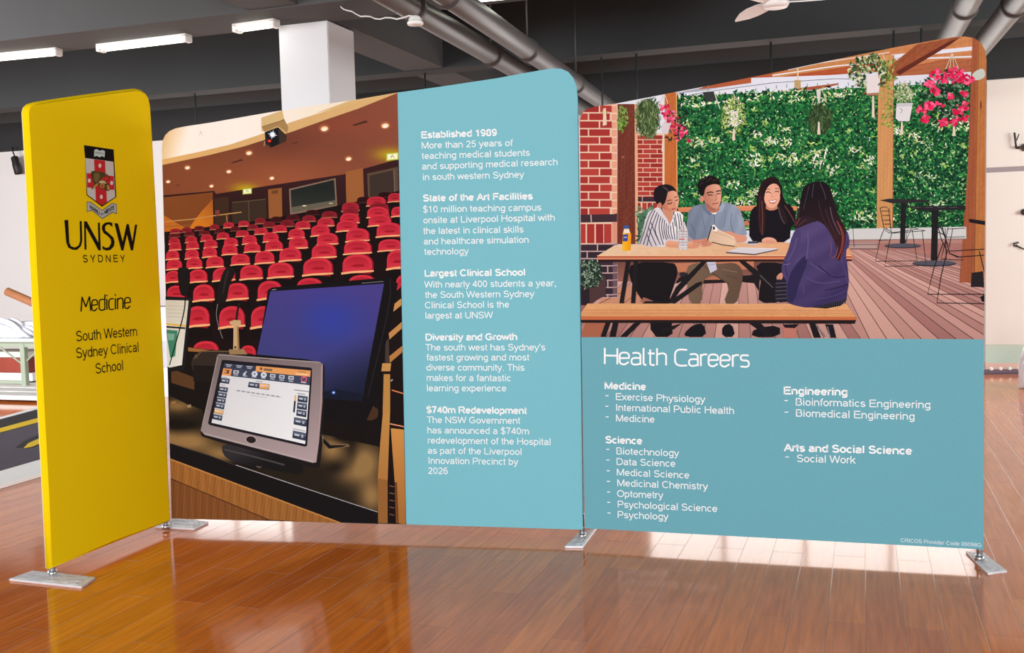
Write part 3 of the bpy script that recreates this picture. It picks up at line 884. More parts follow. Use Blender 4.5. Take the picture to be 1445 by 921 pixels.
k.poly(Z1((762, 594), (1008, 535), (1016, 664), (768, 712)), grad2((440, 265), (28, 34, 32), (440, 300), (50, 54, 48)))
k.poly(Z1((768, 690), (1016, 650), (1018, 676), (768, 722)), (96, 92, 78)); k.ell(*Z1((840, 682))[0], 3, .9, (220, 210, 170)); k.ell(*Z1((990, 668))[0], 3, 1, (180, 170, 130))
k.poly(Z1((1073, 490), (1171, 470), (1178, 660), (1078, 690)), (152, 94, 52))
k.poly(Z1((1195, 500), (1368, 462), (1372, 620), (1200, 640)), (88, 70, 56)); k.poly(Z1((1208, 512), (1345, 480), (1348, 620), (1212, 640)), (58, 46, 40))
k.line(Z1((1345, 480), (1352, 630)), 1, (126, 106, 92))
for (x, y, w) in ((517, 600, 52), (1337, 404, 70)):
    q = Z1((x, y))[0]; w /= 4.006
    k.poly([(q[0] - w / 2, q[1] - w * .26), (q[0] + w / 2, q[1] - w * .36), (q[0] + w / 2, q[1] + w * .26), (q[0] - w / 2, q[1] + w * .36)], (176, 190, 60))
    k.poly([(q[0] - w * .4, q[1] - w * .18), (q[0] + w * .42, q[1] - w * .26), (q[0] + w * .42, q[1] + w * .18), (q[0] - w * .4, q[1] + w * .26)], (244, 248, 206))
    k.line([(q[0] - w * .12, q[1] + w * .1), (q[0], q[1] - w * .14), (q[0] + w * .14, q[1] + w * .08)], w * .08, (120, 150, 60))
k.line(Z1((50, 772), (205, 758), (330, 738), (485, 718)), 1.5, (186, 140, 80)); k.line(Z1((102, 765), (104, 815)), 1.2, (170, 120, 60)); k.line(Z1((400, 735), (404, 785)), 1.2, (170, 124, 70))
k.line(Z1((50, 800), (200, 790)), 1, (140, 90, 50)); k.poly(Z1((335, 708), (360, 705), (362, 735), (338, 738)), (120, 60, 50))
k.done('printed_back_wall', photo_hall)

k = Art(PL, RL)
k.poly(Z1((596, 185), (716, 143), (724, 190), (750, 240), (745, 262), (598, 262)), (212, 184, 128))
k.poly(Z1((598, 235), (700, 205), (725, 190), (750, 240), (742, 270), (690, 232), (615, 264)), (166, 132, 84))
k.line(Z1((600, 236), (722, 198)), .9, (120, 92, 56))
k.poly(Z1((616, 266), (690, 238), (720, 268), (736, 318), (652, 354), (620, 330)), (38, 34, 34))
k.poly(Z1((620, 272), (690, 246), (694, 330), (654, 350)), (22, 20, 26))
k.poly(Z1((694, 240), (740, 285), (736, 318), (700, 334)), (58, 46, 40))
q = Z1((660, 280))[0]
k.ell(q[0], q[1], 4.2, 4.2, (126, 150, 190))
for i in range(8):
    a = i * math.pi / 4 + .2; L_ = 7 if i % 2 == 0 else 5
    k.poly([(q[0] + math.cos(a) * L_, q[1] + math.sin(a) * L_), (q[0] + math.cos(a + .5) * 2, q[1] + math.sin(a + .5) * 2), (q[0] + math.cos(a - .5) * 2, q[1] + math.sin(a - .5) * 2)], (232, 242, 255))
k.ell(q[0], q[1], 2.8, 2.8, (255, 255, 255)); k.ell(*Z1((643, 316))[0], 2.4, 1.9, (226, 50, 44)); k.line(Z1((617, 318), (612, 345)), 1, (190, 160, 130))
k.done('printed_projector', photo_hall)

# ---- rows of red seats, back rows first
k = Art(PL, RL)
def seat(x, top, w, bot, dark=0.0, f=Z1):
    q = f((x, top), (x, bot)); cx, y0, y1 = q[0][0], q[0][1], q[1][1]
    hw = w / f.s / 2 * .95; h = y1 - y0
    yb = y0 + h * .84
    mulc = lambda c: tuple(v * (1 - dark) for v in c)
    k.poly([(cx - hw * .95, yb - h * .02), (cx + hw * 1.1, yb - h * .1), (cx + hw * 1.12, yb + h * .5), (cx - hw * .85, yb + h * .52)], (18, 9, 11))
    pts = [(cx - hw, yb), (cx - hw * .98, y0 + h * .38), (cx - hw * .86, y0 + h * .19), (cx - hw * .62, y0 + h * .06), (cx - hw * .32, y0 - h * .01), (cx, y0 - h * .035), (cx + hw * .34, y0 - h * .02), (cx + hw * .64, y0 + h * .04), (cx + hw * .87, y0 + h * .17), (cx + hw, y0 + h * .34), (cx + hw * 1.02, yb - h * .12)]
    k.poly([(p[0] + hw * .1, p[1]) for p in pts] + [(cx + hw * .9, yb + h * .1)], mulc((132, 20, 36)))
    k.poly(pts, mulc((204, 46, 64)))
    ins = [(cx + (p[0] - cx) * .82 - hw * .02, y0 + h * .13 + (p[1] - y0) * .8) for p in pts]
    k.poly(ins, lambda X, Y: mulc(grad(y0, (166, 26, 44), yb, (210, 52, 70))(X, Y)), sub=max(6, hw * .9))
    k.poly([(cx - hw * .5, y0 + h * .56), (cx - hw * .15, y0 + h * .45), (cx + hw * .4, y0 + h * .45), (cx + hw * .55, y0 + h * .56), (cx, y0 + h * .6)], mulc((160, 20, 38)))
    k.poly([(cx - hw * 1.08, yb + h * .02), (cx - hw * .3, yb - h * .05), (cx + hw * .4, yb - h * .08), (cx + hw * 1.1, yb - h * .1), (cx + hw * 1.12, yb - h * .02), (cx + hw * .4, yb + h * .03), (cx - hw * .3, yb + h * .05), (cx - hw * 1.08, yb + h * .12)], mulc((240, 176, 124)))
k.poly(Z1((50, 830), (420, 790), (760, 735), (1130, 660), (1400, 590), (1400, 2450), (50, 2450)), (24, 11, 13))
S1 = [(1175, 632, 80, 672, .75), (1295, 606, 80, 640, .8), (1350, 612, 80, 668, .1), (1245, 632, 110, 690, .05), (885, 706, 80, 740, .75), (775, 732, 80, 770, .65), (980, 714, 90, 756, .35), (865, 738, 80, 778, .3),
      (680, 744, 62, 782, .7), (590, 752, 62, 790, .35), (497, 768, 64, 804, .1), (412, 776, 62, 812, .1), (332, 788, 56, 822, .3), (245, 797, 58, 828, .5), (175, 806, 60, 836, .35), (110, 812, 60, 842, .25),
      (742, 762, 82, 808, .4), (640, 772, 72, 812, .4), (548, 788, 62, 824, .35), (450, 800, 60, 830, .55), (360, 812, 60, 842, .6), (275, 822, 62, 850, .5), (190, 828, 60, 856, .5), (105, 840, 66, 864, .5),
      (1260, 668, 112, 712, .35), (1100, 664, 100, 720, .2), (1100, 696, 92, 742, .3), (1255, 690, 126, 756, 0), (1365, 690, 70, 752, 0), (1095, 726, 112, 792, 0), (960, 752, 98, 806, .05), (830, 770, 88, 820, .05), (700, 792, 82, 838, .05), (595, 808, 78, 850, .05), (490, 822, 76, 862, .08), (380, 834, 74, 876, .08), (288, 845, 70, 888, .08), (200, 854, 68, 896, .08), (105, 864, 66, 904, .1),
      (1265, 734, 132, 806, 0), (1080, 766, 122, 836, 0), (930, 792, 108, 862, 0), (795, 814, 94, 874, 0), (650, 834, 90, 894, 0), (530, 850, 84, 906, 0), (425, 864, 80, 916, 0), (310, 875, 78, 926, .03), (208, 885, 74, 934, .03), (110, 892, 70, 940, .05),
      (1318, 780, 146, 868, 0), (1140, 812, 134, 894, 0), (970, 838, 122, 912, 0), (805, 862, 110, 934, 0), (668, 880, 102, 944, 0), (545, 894, 94, 952, 0)]
for s in S1: seat(*s)
S2 = [(418, 22, 90, 86), (305, 36, 84, 100), (205, 48, 80, 108), (96, 55, 76, 112), (1325, -8, 140, 66), (1140, -2, 158, 84), (950, 18, 142, 108), (760, 40, 126, 124), (615, 58, 112, 138), (478, 74, 108, 144), (335, 88, 100, 158), (218, 96, 92, 164), (105, 105, 90, 170),
      (1364, 54, 120, 172), (1140, 78, 176, 194), (915, 98, 170, 206), (705, 124, 148, 220), (540, 138, 130, 228), (385, 152, 128, 236), (240, 162, 106, 244), (98, 170, 86, 244),
      (1400, 194, 90, 312), (1165, 194, 160, 290), (870, 212, 150, 310), (645, 228, 142, 344), (460, 240, 128, 346), (271, 248, 122, 352), (118, 254, 112, 340),
      (606, 372, 140, 506), (430, 372, 148, 506), (238, 372, 134, 500), (282, 568, 150, 680), (522, 592, 90, 680)]
for x, t, w, b_ in S2: seat(x, t, w, b_, 0, Z2)
k.done('printed_seating', photo_hall, 'printed rows of red lecture seats')

# ---- lectern desk and wood
k = Art(PL, RL)
k.poly(Z2((60, 720), (200, 600), (560, 640), (960, 880), (1240, 800), (1280, 560), (1260, 1320), (60, 1320)), (20, 15, 14))
k.poly(Z2((185, 600), (330, 618), (330, 632), (185, 622)), (150, 100, 56)); k.poly(Z2((90, 720), (220, 770), (220, 840), (90, 800)), (88, 58, 34))
def desk_col(x, y):
    v = 0.16
    for (cx, cy, rx, ry, a) in ((250, 572, 26, 9, .75), (268, 622, 34, 14, .95), (315, 640, 30, 12, .8), (232, 618, 16, 14, .6), (250, 600, 24, 6, -.5), (468, 632, 18, 20, .85), (515, 652, 24, 26, .95), (525, 700, 18, 22, .85), (492, 668, 20, 16, .45), (478, 658, 16, 10, -.35), (497, 636, 9, 24, -.3), (480, 618, 12, 5, -.5), (335, 655, 30, 6, -.3)):
        v += a * math.exp(-((x - cx) / rx) ** 2 - ((y - cy) / ry) ** 2)
    v = max(0.06, min(1, v))
    return (14 + 134 * v, 11 + 104 * v, 10 + 60 * v)
k.poly(Z3((80, 110), (180, 160), (262, 190), (300, 280), (430, 380), (860, 470), (945, 330), (1264, 400), (1262, 770), (1255, 768), (900, 652), (700, 586), (455, 505), (80, 386)), desk_col, sub=5)
k.poly(Z3((1120, 150), (1260, 170), (1255, 250), (1150, 250)), (70, 46, 30), smooth=1)
k.poly(Z3((80, 378), (300, 445), (460, 505), (700, 585), (1255, 765), (1255, 835), (1040, 828), (90, 475)), (19, 16, 18))
k.line(Z3((80, 380), (300, 448), (460, 507)), .8, (70, 62, 60)); k.line(Z3((455, 503), (700, 586), (900, 652), (1255, 768)), 1.0, (176, 172, 176))
def wood(x, y):
    s = math.sin(x * 1.35 + y * .18) * 8 + math.sin(x * .55 + 1.3) * 7 + math.sin(x * 2.6 + .6) * 5
    return (152 + s, 98 + s * .75, 46 + s * .5)
def wood2(x, y):
    s = math.sin(x * 1.35 + y * .1) * 7 + math.sin(x * .6 + 1.9) * 6 + math.sin(x * 2.9) * 4
    return (124 + s, 76 + s * .75, 38 + s * .5)
k.poly(Z3((80, 468), (1060, 835), (640, 812), (80, 575)), wood, sub=2.6)
k.poly(Z3((80, 580), (640, 812), (80, 830)), wood2, sub=2.6)
k.line(Z3((80, 468), (560, 648), (1050, 832)), 1.8, (190, 132, 70)); k.line(Z3((80, 577), (640, 812)), 1.2, (66, 38, 20))
k.poly(Z3((90, 145), (120, 140), (110, 158), (90, 160)), (150, 110, 70)); k.poly(Z3((180, 165), (200, 160), (202, 178), (182, 180)), (150, 130, 100))
k.done('printed_lectern', photo_hall)

# ---- right edge: post and handrails
k = Art(PL, RL)
k.poly(Z2((1290, 470), (1340, 300), (1420, 230), (1420, 1280), (1270, 1280)), (24, 15, 14))
k.poly(Z2((1340, 362), (1420, 300), (1420, 338), (1340, 402)), (196, 142, 82)); k.poly(Z2((1318, 520), (1420, 432), (1420, 468), (1322, 556)), (190, 134, 74))
k.poly(Z2((1322, 650), (1420, 570), (1420, 605), (1324, 688)), (180, 122, 66)); k.poly(Z2((1300, 560), (1318, 552), (1322, 690), (1298, 690)), (66, 56, 52))
k.poly(Z2((1280, 690), (1332, 690), (1326, 735), (1274, 735)), (196, 142, 80))
k.poly(Z3((1286, 200), (1326, 200), (1322, 300), (1312, 590), (1256, 580), (1270, 380)), grad(540, (196, 146, 76), 690, (172, 116, 60)))
k.poly(Z3((1290, -10), (1326, -10), (1326, 205), (1284, 205)), (184, 134, 70))
k.poly(Z3((1256, 578), (1312, 588), (1312, 832), (1258, 830)), (148, 98, 50))
k.poly(Z3((1330, 295), (1420, 305), (1420, 840), (1360, 830), (1352, 600)), grad(600, (206, 144, 72), 735, (166, 108, 52)))
k.line(Z3((1325, 270), (1420, 290)), 1.6, (230, 150, 110)); k.line(Z3((1335, 80), (1420, 105)), 1.6, (226, 128, 80)); k.line(Z3((1330, 30), (1340, 20)), 2, (150, 150, 160))
for y in (620, 660, 700, 740, 780): k.line(Z3((1322, y), (1350, y + 6)), 1.2, (126, 86, 62))
k.poly(Z3((1352, 600), (1362, 830), (1375, 832), (1365, 600)), (110, 66, 34))
k.done('printed_handrail', photo_hall)

# ---- microphones, left screen, loudspeaker, gooseneck base
k = Art(PL, RL)
k.poly(Z2((55, 312), (188, 318), (208, 322), (165, 728), (84, 738), (55, 700)), (26, 24, 28))
k.poly(Z2((50, 332), (188, 336), (150, 700), (82, 714), (50, 700)), grad(420, (206, 200, 184), 520, (222, 226, 222)))
k.line(Z2((60, 468), (172, 478)), 2.2, (222, 178, 40)); k.line(Z2((60, 484), (170, 492)), 2.6, (40, 40, 44))
k.poly(Z2((60, 500), (126, 505), (112, 650), (84, 660)), (62, 128, 104)); k.poly(Z2((66, 520), (110, 524), (104, 560), (74, 560)), (120, 170, 150))
for y in (365, 385, 405, 425): k.line(Z2((72, y), (170, y + 5)), .7, (176, 172, 160))
k.done('printed_side_screen', photo_hall)
k = Art(PL, RL)
k.line(Z2((170, 310), (165, 400), (120, 560), (80, 700)), [1.8, 1.4], (14, 12, 14), smooth=2)
k.poly(Z2((122, 158), (150, 146), (192, 152), (198, 200), (188, 305), (165, 314), (138, 300)), (22, 18, 19), smooth=1)
k.done('printed_microphone', photo_hall)
k = Art(PL, RL)
k.poly(Z2((392, 152), (425, 142), (452, 160), (448, 190), (420, 240), (402, 345), (372, 358), (342, 340), (356, 250)), (24, 19, 19), smooth=1)
k.poly(Z2((400, 165), (420, 160), (398, 240), (386, 300), (376, 300)), (44, 36, 36), smooth=1)
k.line(Z2((352, 355), (342, 420), (360, 490), (380, 550)), 1.0, (120, 116, 120), smooth=2)
k.done('printed_microphone', photo_hall)
k = Art(PL, RL)
k.line(Z2((475, 350), (462, 400), (458, 450)), 3.0, (30, 24, 24), smooth=1)
SPK = Art(PL, RL)
SPK.poly(Z2((200, 690), (215, 650), (260, 616), (430, 616), (470, 660), (330, 740), (215, 742)), (48, 40, 34), smooth=1)
SPK.poly(Z2((215, 700), (340, 705), (330, 800), (215, 790)), (26, 21, 20)); SPK.line(Z2((218, 665), (262, 622), (420, 622)), 1.0, (118, 96, 70)); SPK.ell(*Z2((230, 650))[0], 2.2, 2.6, (92, 74, 54))
SPK.done('printed_loudspeaker', photo_hall)
PL.layer += .0001
k.poly(Z2((420, 455), (445, 445), (482, 448), (484, 470), (468, 480), (476, 620), (440, 622), (442, 475), (422, 470)), (196, 166, 122))
k.poly(Z2((462, 480), (470, 480), (476, 620), (464, 620)), (148, 118, 80)); k.poly(Z2((415, 612), (500, 610), (520, 640), (420, 640)), (150, 122, 84)); k.ell(*Z2((452, 600))[0], 1.6, 2, (80, 60, 40))
k.done('printed_microphone_stand', photo_hall)

# ---- big blue monitor
k = Art(PL, RL)
k.poly(Z2((636, 276), (660, 262), (1326, 204), (1370, 240), (1332, 470), (1290, 620), (1262, 860), (1180, 1040), (940, 1000), (940, 690), (575, 660)), (17, 14, 18))
k.poly(Z2((650, 284), (1292, 240), (1168, 900), (955, 880), (945, 690), (860, 668), (574, 640)),
       lambda x, y: tuple(a + b_ + c_ for a, b_, c_ in zip(grad2((470, 405), (70, 62, 134), (455, 520), (60, 62, 124))(x, y), grad2((455, 500), (0, 0, 0), (480, 555), (-34, -30, -68))(x, y), (lambda e: (-16 * e, 2 * e, 26 * e))(math.exp(-((x - 468) / 42) ** 2 - ((y - 452) / 34) ** 2)))), sub=7)
k.poly(Z2((955, 850), (1020, 835), (1090, 850), (1170, 860), (1168, 905), (955, 890)), (20, 24, 42))
q = Z2((1007, 855))[0]; k.glow(q[0], q[1], 4, 3.4, (70, 130, 255), (24, 30, 70), 4); k.ell(q[0], q[1], 1.3, 1.1, (214, 236, 255))
k.line(Z2((1165, 238), (1288, 228)), .9, (120, 118, 124)); k.line(Z2((658, 276), (684, 273)), 1.2, (130, 128, 132))
k.line(Z2((1325, 212), (1330, 300), (1300, 470), (1200, 880)), 1.2, (40, 34, 36), smooth=1)
k.done('printed_monitor', photo_hall)

# ---- touch panel on its stand
k = Art(PL, RL)
k.poly(Z6((215, 700), (420, 715), (700, 800), (770, 850), (760, 921), (640, 900), (420, 860), (290, 830), (215, 780)), grad2((330, 640), (46, 44, 48), (340, 665), (22, 20, 22)), smooth=1)
k.line(Z6((230, 745), (420, 790), (640, 850)), 2.4, (70, 66, 70), smooth=1); k.line(Z6((450, 858), (470, 868), (482, 862)), .9, (130, 120, 116))
k.poly(Z6((905, 150), (918, 190), (905, 640), (885, 860), (860, 872), (800, 862), (400, 745), (90, 665), (64, 640), (74, 600)), (26, 22, 24), smooth=1)
k.poly(Z3((940, 330), (985, 385), (1000, 382), (1090, 385), (1100, 398), (1060, 402), (980, 412), (945, 380)), (120, 96, 70))
k.poly(Z3((950, 350), (990, 392), (1085, 390), (1060, 400), (980, 410), (948, 376)), (20, 18, 18))
SIL = lambda x, y: tuple(a + b_ for a, b_ in zip(grad2((380, 500), (112, 102, 104), (380, 650), (162, 148, 150))(x, y), grad2((450, 500), (14, 10, 10), (300, 500), (0, 0, 0))(x, y)))
k.poly(Z6((182, 98), (200, 92), (500, 118), (880, 145), (904, 160), (900, 420), (876, 700), (858, 832), (835, 836), (480, 745), (95, 645), (68, 615), (80, 560), (140, 300)), SIL, sub=10)
k.line(Z6((190, 98), (500, 121), (880, 150)), 1.0, (170, 158, 158)); k.line(Z6((184, 110), (140, 310), (82, 570)), 1.2, (158, 148, 150))
k.line(Z6((90, 635), (480, 735), (838, 828)), 1.0, (190, 176, 178)); k.line(Z6((896, 170), (890, 430), (856, 820)), 1.4, (176, 150, 150))
k.poly(Z6((212, 136), (222, 132), (820, 186), (830, 194), (828, 260), (796, 718), (782, 726), (130, 578), (118, 566)), (30, 26, 36))
SCR = Z6((230, 155), (820, 206), (782, 708), (142, 562))
def sc(u, v):
    (ax, ay), (bx, by), (cx_, cy_), (dx, dy) = SCR
    return ((ax * (1 - u) + bx * u) * (1 - v) + (dx * (1 - u) + cx_ * u) * v, (ay * (1 - u) + by * u) * (1 - v) + (dy * (1 - u) + cy_ * u) * v)
def rect(u0, v0, u1, v1, col): k.poly([sc(u0, v0), sc(u1, v0), sc(u1, v1), sc(u0, v1)], col)
k.poly(SCR, grad2((330, 540), (214, 218, 226), (420, 620), (236, 240, 244)), sub=14)
rect(0, 0, 1, .20, (62, 70, 92)); rect(.37, 0, 1, .085, (226, 160, 96)); rect(0, .085, .1, .2, (222, 150, 90)); rect(0, 0, .36, .075, (54, 60, 82))
for i in range(3): rect(.02 + i * .12, .015, .09 + i * .12, .03, (176, 182, 196)); rect(.03 + i * .12, .04, .08 + i * .12, .055, (160, 166, 180)); rect(.115 + i * .12, 0, .12 + i * .12, .075, (38, 42, 60))
k.ell(*sc(.43, .035), 2, 2, (120, 84, 60)); rect(.46, .025, .56, .06, (128, 100, 72)); rect(.86, .02, .95, .035, (180, 130, 84)); rect(.83, .055, .98, .068, (250, 220, 180))
rect(.025, .105, .075, .165, (110, 66, 50)); rect(.03, .12, .045, .15, (226, 180, 130))
for i in range(7):
    u = .135 + i * .105
    c = sc(u + .02, .125)
    if i in (0, 4, 5, 6):
        rect(u - .012, .10, u + .048, .15, (206, 212, 224)); rect(u - .002, .112, u + .038, .138, (96, 106, 132))
    elif i == 1:
        k.line([sc(u, .15), sc(u + .03, .10)], 1.6, (206, 212, 224)); k.ell(*sc(u + .01, .145), 2, 1.4, (206, 212, 224))
    else:
        k.ell(c[0], c[1], 4.2, 4.0, (212, 218, 230)); k.ell(c[0], c[1], 1.6, 1.5, (120, 130, 150))
    rect(u - .005, .165, u + .045, .178, (190, 196, 210))
c = sc(.93, .125); k.ell(c[0], c[1], 4.3, 4.3, (226, 96, 130)); k.ell(c[0], c[1], 3, 3, (62, 70, 92)); k.line([(c[0], c[1] - 4.8), (c[0], c[1])], 1.3, (226, 96, 130)); rect(.90, .165, .96, .178, (190, 196, 210))
def btn(u, v, w, h, col=(52, 62, 84)):
    rect(u, v, u + w, v + h, (30, 36, 52)); rect(u + .004, v + .006, u + w - .004, v + h * .5, tuple(min(255, x + 34) for x in col)); rect(u + .004, v + h * .5, u + w - .004, v + h - .006, col)
    rect(u + w * .14, v + h * .36, u + w * .52, v + h * .6, (196, 204, 216)); rect(u + w * .66, v + h * .3, u + w * .82, v + h * .68, (170, 176, 196))
btn(.0, .245, .10, .085); rect(.01, .225, .07, .237, (150, 152, 162)); rect(.01, .355, .06, .367, (150, 152, 162))
for i in range(4): btn(.0, .39 + i * .092, .10, .082)
btn(.0, .765, .10, .07, (226, 170, 96)); btn(.0, .85, .10, .085)
btn(.315, .255, .12, .082); btn(.435, .255, .115, .082, (222, 160, 92)); rect(.39, .225, .47, .237, (156, 158, 168))
rect(.19, .412, .70, .419, (176, 178, 186)); rect(.35, .452, .54, .459, (176, 178, 186))
for i in range(9): rect(.2 + i * .055, .405, .235 + i * .055, .425, (150, 152, 160))
rect(.83, .28, 1.0, .294, (150, 152, 162)); rect(.87, .325, .96, .337, (150, 152, 162))
rect(.842, .36, .862, .44, (230, 180, 120)); rect(.842, .44, .862, .60, (40, 46, 62))
for i in range(3):
    btn(.88, .355 + i * .098, .11, .088)
btn(.86, .665, .14, .10); btn(.86, .85, .14, .105); rect(.86, .82, .99, .834, (170, 172, 180))
q = Z6((413, 678))[0]; k.ell(q[0], q[1], 8.0, 5.7, (186, 170, 168), rot=10); k.ell(q[0], q[1], 7.0, 4.8, (36, 30, 32), rot=10)
k.line(Z6((470, 127), (540, 133)), 1.2, (70, 62, 66))
k.done('printed_touchscreen', photo_hall, 'printed silver touch panel with a lit screen')
foot(PL, PL.len / 2 - .005, [(797, 770), (815, 752.5), (842, 744.5), (823, 770)], .14)
# ------------------------------------------------------------------ courtyard / careers panel
PC = Panel('display_panel', 'fabric display panel printed with four people at a courtyard table above a teal list', (825.5, 745), (1388, 775), 0.07)
C_TOP = [(818.5, 172), (819.5, 165), (822.5, 159), (827, 155), (834, 152), (845, 149.6), (868, 146.3), (940, 132.5), (1000, 121), (1080, 105), (1160, 88), (1262, 67), (1320, 56.5), (1345, 52.6), (1362, 51.5), (1375, 54), (1384, 60.5), (1389.5, 70), (1392, 84)]
C_OUT = [(825.5, 745), (823, 640), (820.5, 480), (820.3, 470), (819, 300)] + C_TOP + [(1390.5, 250), (1388.5, 470), (1388.5, 480), (1388, 620), (1388, 775), (1100, 759.5)]
TEAL_DIM = (110, 174, 188)  # teal ink darkened, partly for light falling off across this panel
def c_col(x, y):
    if y > 475: return TEAL_DIM
    if x < 870: return (190, 90, 76)
    if x > 1350: return (176, 116, 72)
    return (206, 150, 110)
build_cover(PC, C_OUT, c_col)
k = Art(PC, Region([(820.4, 475), (1388.5, 478)], (825.5, 745), (1388, 775)))
k.poly([(810, 470), (1400, 470), (1400, 790), (810, 790)], TEAL_DIM)
k.done('teal_print', PC.root, 'teal printed list area')
RC = Region(C_TOP, (820.6, 475.5), (1388.3, 478.5))
Z4, Z5, Z6b, Z7b, Z7, Z8 = zm(800, 60, 4.606), zm(1090, 40, 4.606), zm(810, 230, 3.543), zm(1040, 230, 3.5417), zm(880, 240, 7.085), zm(990, 240, 4.605)
k = Art(PC, RC)
k.poly([(800, 40), (1400, 40), (1400, 490), (800, 490)], (226, 230, 240))
photo_yard = k.done('photo_print', PC.root, 'printed photograph of a courtyard with a green wall')

# ---- roof beams and sky strip
k = Art(PC, RC)
def timber(c, f=.8, g=.15):
    def h(x, y):
        s = math.sin(y * 1.1 * f + x * g) * 7 + math.sin(y * 2.3 * f + x * .05 + 1) * 5
        return (c[0] + s, c[1] + s * .8, c[2] + s * .6)
    return h
k.poly([(940, 140), (1400, 40), (1400, 108), (1240, 103), (1090, 117), (940, 134)], (216, 222, 236))
k.poly([(985, 126), (1000, 119), (1080, 102), (1112, 95), (1112, 107), (1060, 117), (1010, 124)], (176, 92, 56))
k.poly([(1060, 112), (1245, 84), (1262, 84), (1262, 100), (1170, 106), (1060, 116)], timber((176, 86, 50)), sub=5)
k.poly([(1090, 104), (1262, 66), (1262, 84), (1090, 110)], timber((196, 136, 84)), sub=5); k.line([(1090, 106.5), (1180, 93), (1262, 86)], 1.6, (236, 238, 244)); k.line([(1090, 99), (1262, 73)], 1.0, (236, 232, 230))
k.poly([(1060, 110), (1250, 103), (1250, 118), (1060, 128)], (222, 228, 240))
k.poly([(1255, 68), (1395, 40), (1395, 106), (1255, 112)], timber((200, 132, 84), .6), sub=6)
for (y0, y1, th) in ((80, 66, 5.5), (84, 79, 2.2)): k.line([(1258, y0), (1395, y1)], th, (226, 230, 240))
k.poly([(1255, 108), (1395, 98), (1395, 118), (1255, 122)], (220, 224, 236)); k.poly([(1330, 84), (1395, 82), (1395, 100), (1255, 108), (1255, 100)], timber((170, 100, 66)), sub=6)
k.line([(950, 139), (1000, 129), (1090, 117), (1180, 111), (1255, 113)], .9, (110, 114, 126))
for i in range(26):
    x = 965 + i * 14.5
    if 1238 < x < 1262: continue
    y = 137 - (x - 965) * .13 if x < 1100 else 119 - (x - 1100) * .03
    k.line([(x, y), (x + .2, y + 5)], 1.0, (120, 124, 136))
k.line([(1125.5, 92), (1126, 116)], 2.0, (226, 206, 170)); k.poly([(1121, 113), (1130, 113), (1130, 126), (1121, 126)], (190, 160, 110))
k.poly([(1096, 129), (1124, 124), (1150, 126), (1130, 129)], (222, 214, 204)); k.poly([(1130, 124), (1182, 117.5), (1183, 119.5), (1150, 127), (1118, 127)], (166, 86, 56))
k.done('printed_roof_beams', photo_yard)

# ---- leafy green wall
def leaves(k, n, area, cols, size, inside=None, rr=None, asp=.42, dirfix=None):
    rr = rr or R
    x0, y0, x1, y1 = area
    for _ in range(n):
        x, y = rr.uniform(x0, x1), rr.uniform(y0, y1)
        if inside and not inside(x, y, rr): continue
        s = rr.uniform(.6, 1.3) * size
        a = rr.uniform(0, math.pi * 2) if dirfix is None else math.radians(dirfix + rr.uniform(-40, 40))
        c = rr.choice(cols); b = rr.uniform(.86, 1.14)
        dx, dy = math.cos(a) * s, math.sin(a) * s; nx, ny = -math.sin(a) * s * asp, math.cos(a) * s * asp
        k.quick([(x - dx, y - dy), (x - dx * .1 + nx, y - dy * .1 + ny), (x + dx, y + dy), (x - dx * .1 - nx, y - dy * .1 - ny)], tuple(min(255, v * b) for v in c), rr.random() * .00009)
def hedge_top(x): return 134 - (x - 955) * .05
k = Art(PC, RC)
k.poly([(950, 136), (1160, 127), (1260, 121), (1400, 116), (1400, 325), (950, 325)], (30, 94, 52))
hr = random.Random(11)
ins = lambda x, y, rr: y > hedge_top(x) + rr.uniform(-2, 5)
leaves(k, 5200, (952, 112, 1370, 322), [(10, 50, 30), (14, 64, 38), (20, 84, 50), (8, 40, 26)], 3.6, ins, hr)
leaves(k, 4300, (952, 112, 1370, 322), [(36, 128, 62), (28, 108, 62), (56, 150, 70), (24, 96, 50)], 3.0, ins, hr)
leaves(k, 3200, (952, 112, 1370, 322), [(96, 176, 88), (130, 190, 100), (78, 164, 88), (60, 148, 78)], 2.4, ins, hr)
k.P.layer += .0001
for _ in range(95):
    cx, cy = hr.uniform(958, 1365), hr.uniform(132, 318)
    if cy < hedge_top(cx) + 6: continue
    big = hr.random()
    for j in range(int(7 + big * 12)):
        a = hr.uniform(0, 6.28); d = hr.uniform(1, 4 + big * 7)
        leaves(k, 1, (cx + math.cos(a) * d * 1.3, cy + math.sin(a) * d * .8, cx + math.cos(a) * d * 1.3 + .1, cy + math.sin(a) * d * .8 + .1),
               [(214, 226, 186), (236, 240, 216), (176, 208, 120), (198, 216, 140), (228, 236, 220)] if big > .35 else [(160, 200, 96), (140, 190, 86), (206, 224, 160)], 2.9, None, hr, .34)
leaves(k, 420, (952, 120, 1370, 322), [(228, 238, 226), (206, 226, 190)], 1.5, ins, hr)
leaves(k, 260, (955, 126, 1370, 150), [(232, 240, 216), (190, 214, 140)], 2.6, lambda x, y, rr: hedge_top(x) < y < hedge_top(x) + 16, hr)
# denser shade of the far right
leaves(k, 900, (1262, 190, 1368, 322), [(12, 58, 36), (10, 46, 32), (20, 78, 50)], 3.2, None, hr)
leaves(k, 380, (1262, 190, 1368, 322), [(60, 140, 80), (120, 180, 110), (176, 208, 150)], 2.4, None, hr)
o = k.done('printed_green_wall', photo_yard); o['kind'] = 'stuff'

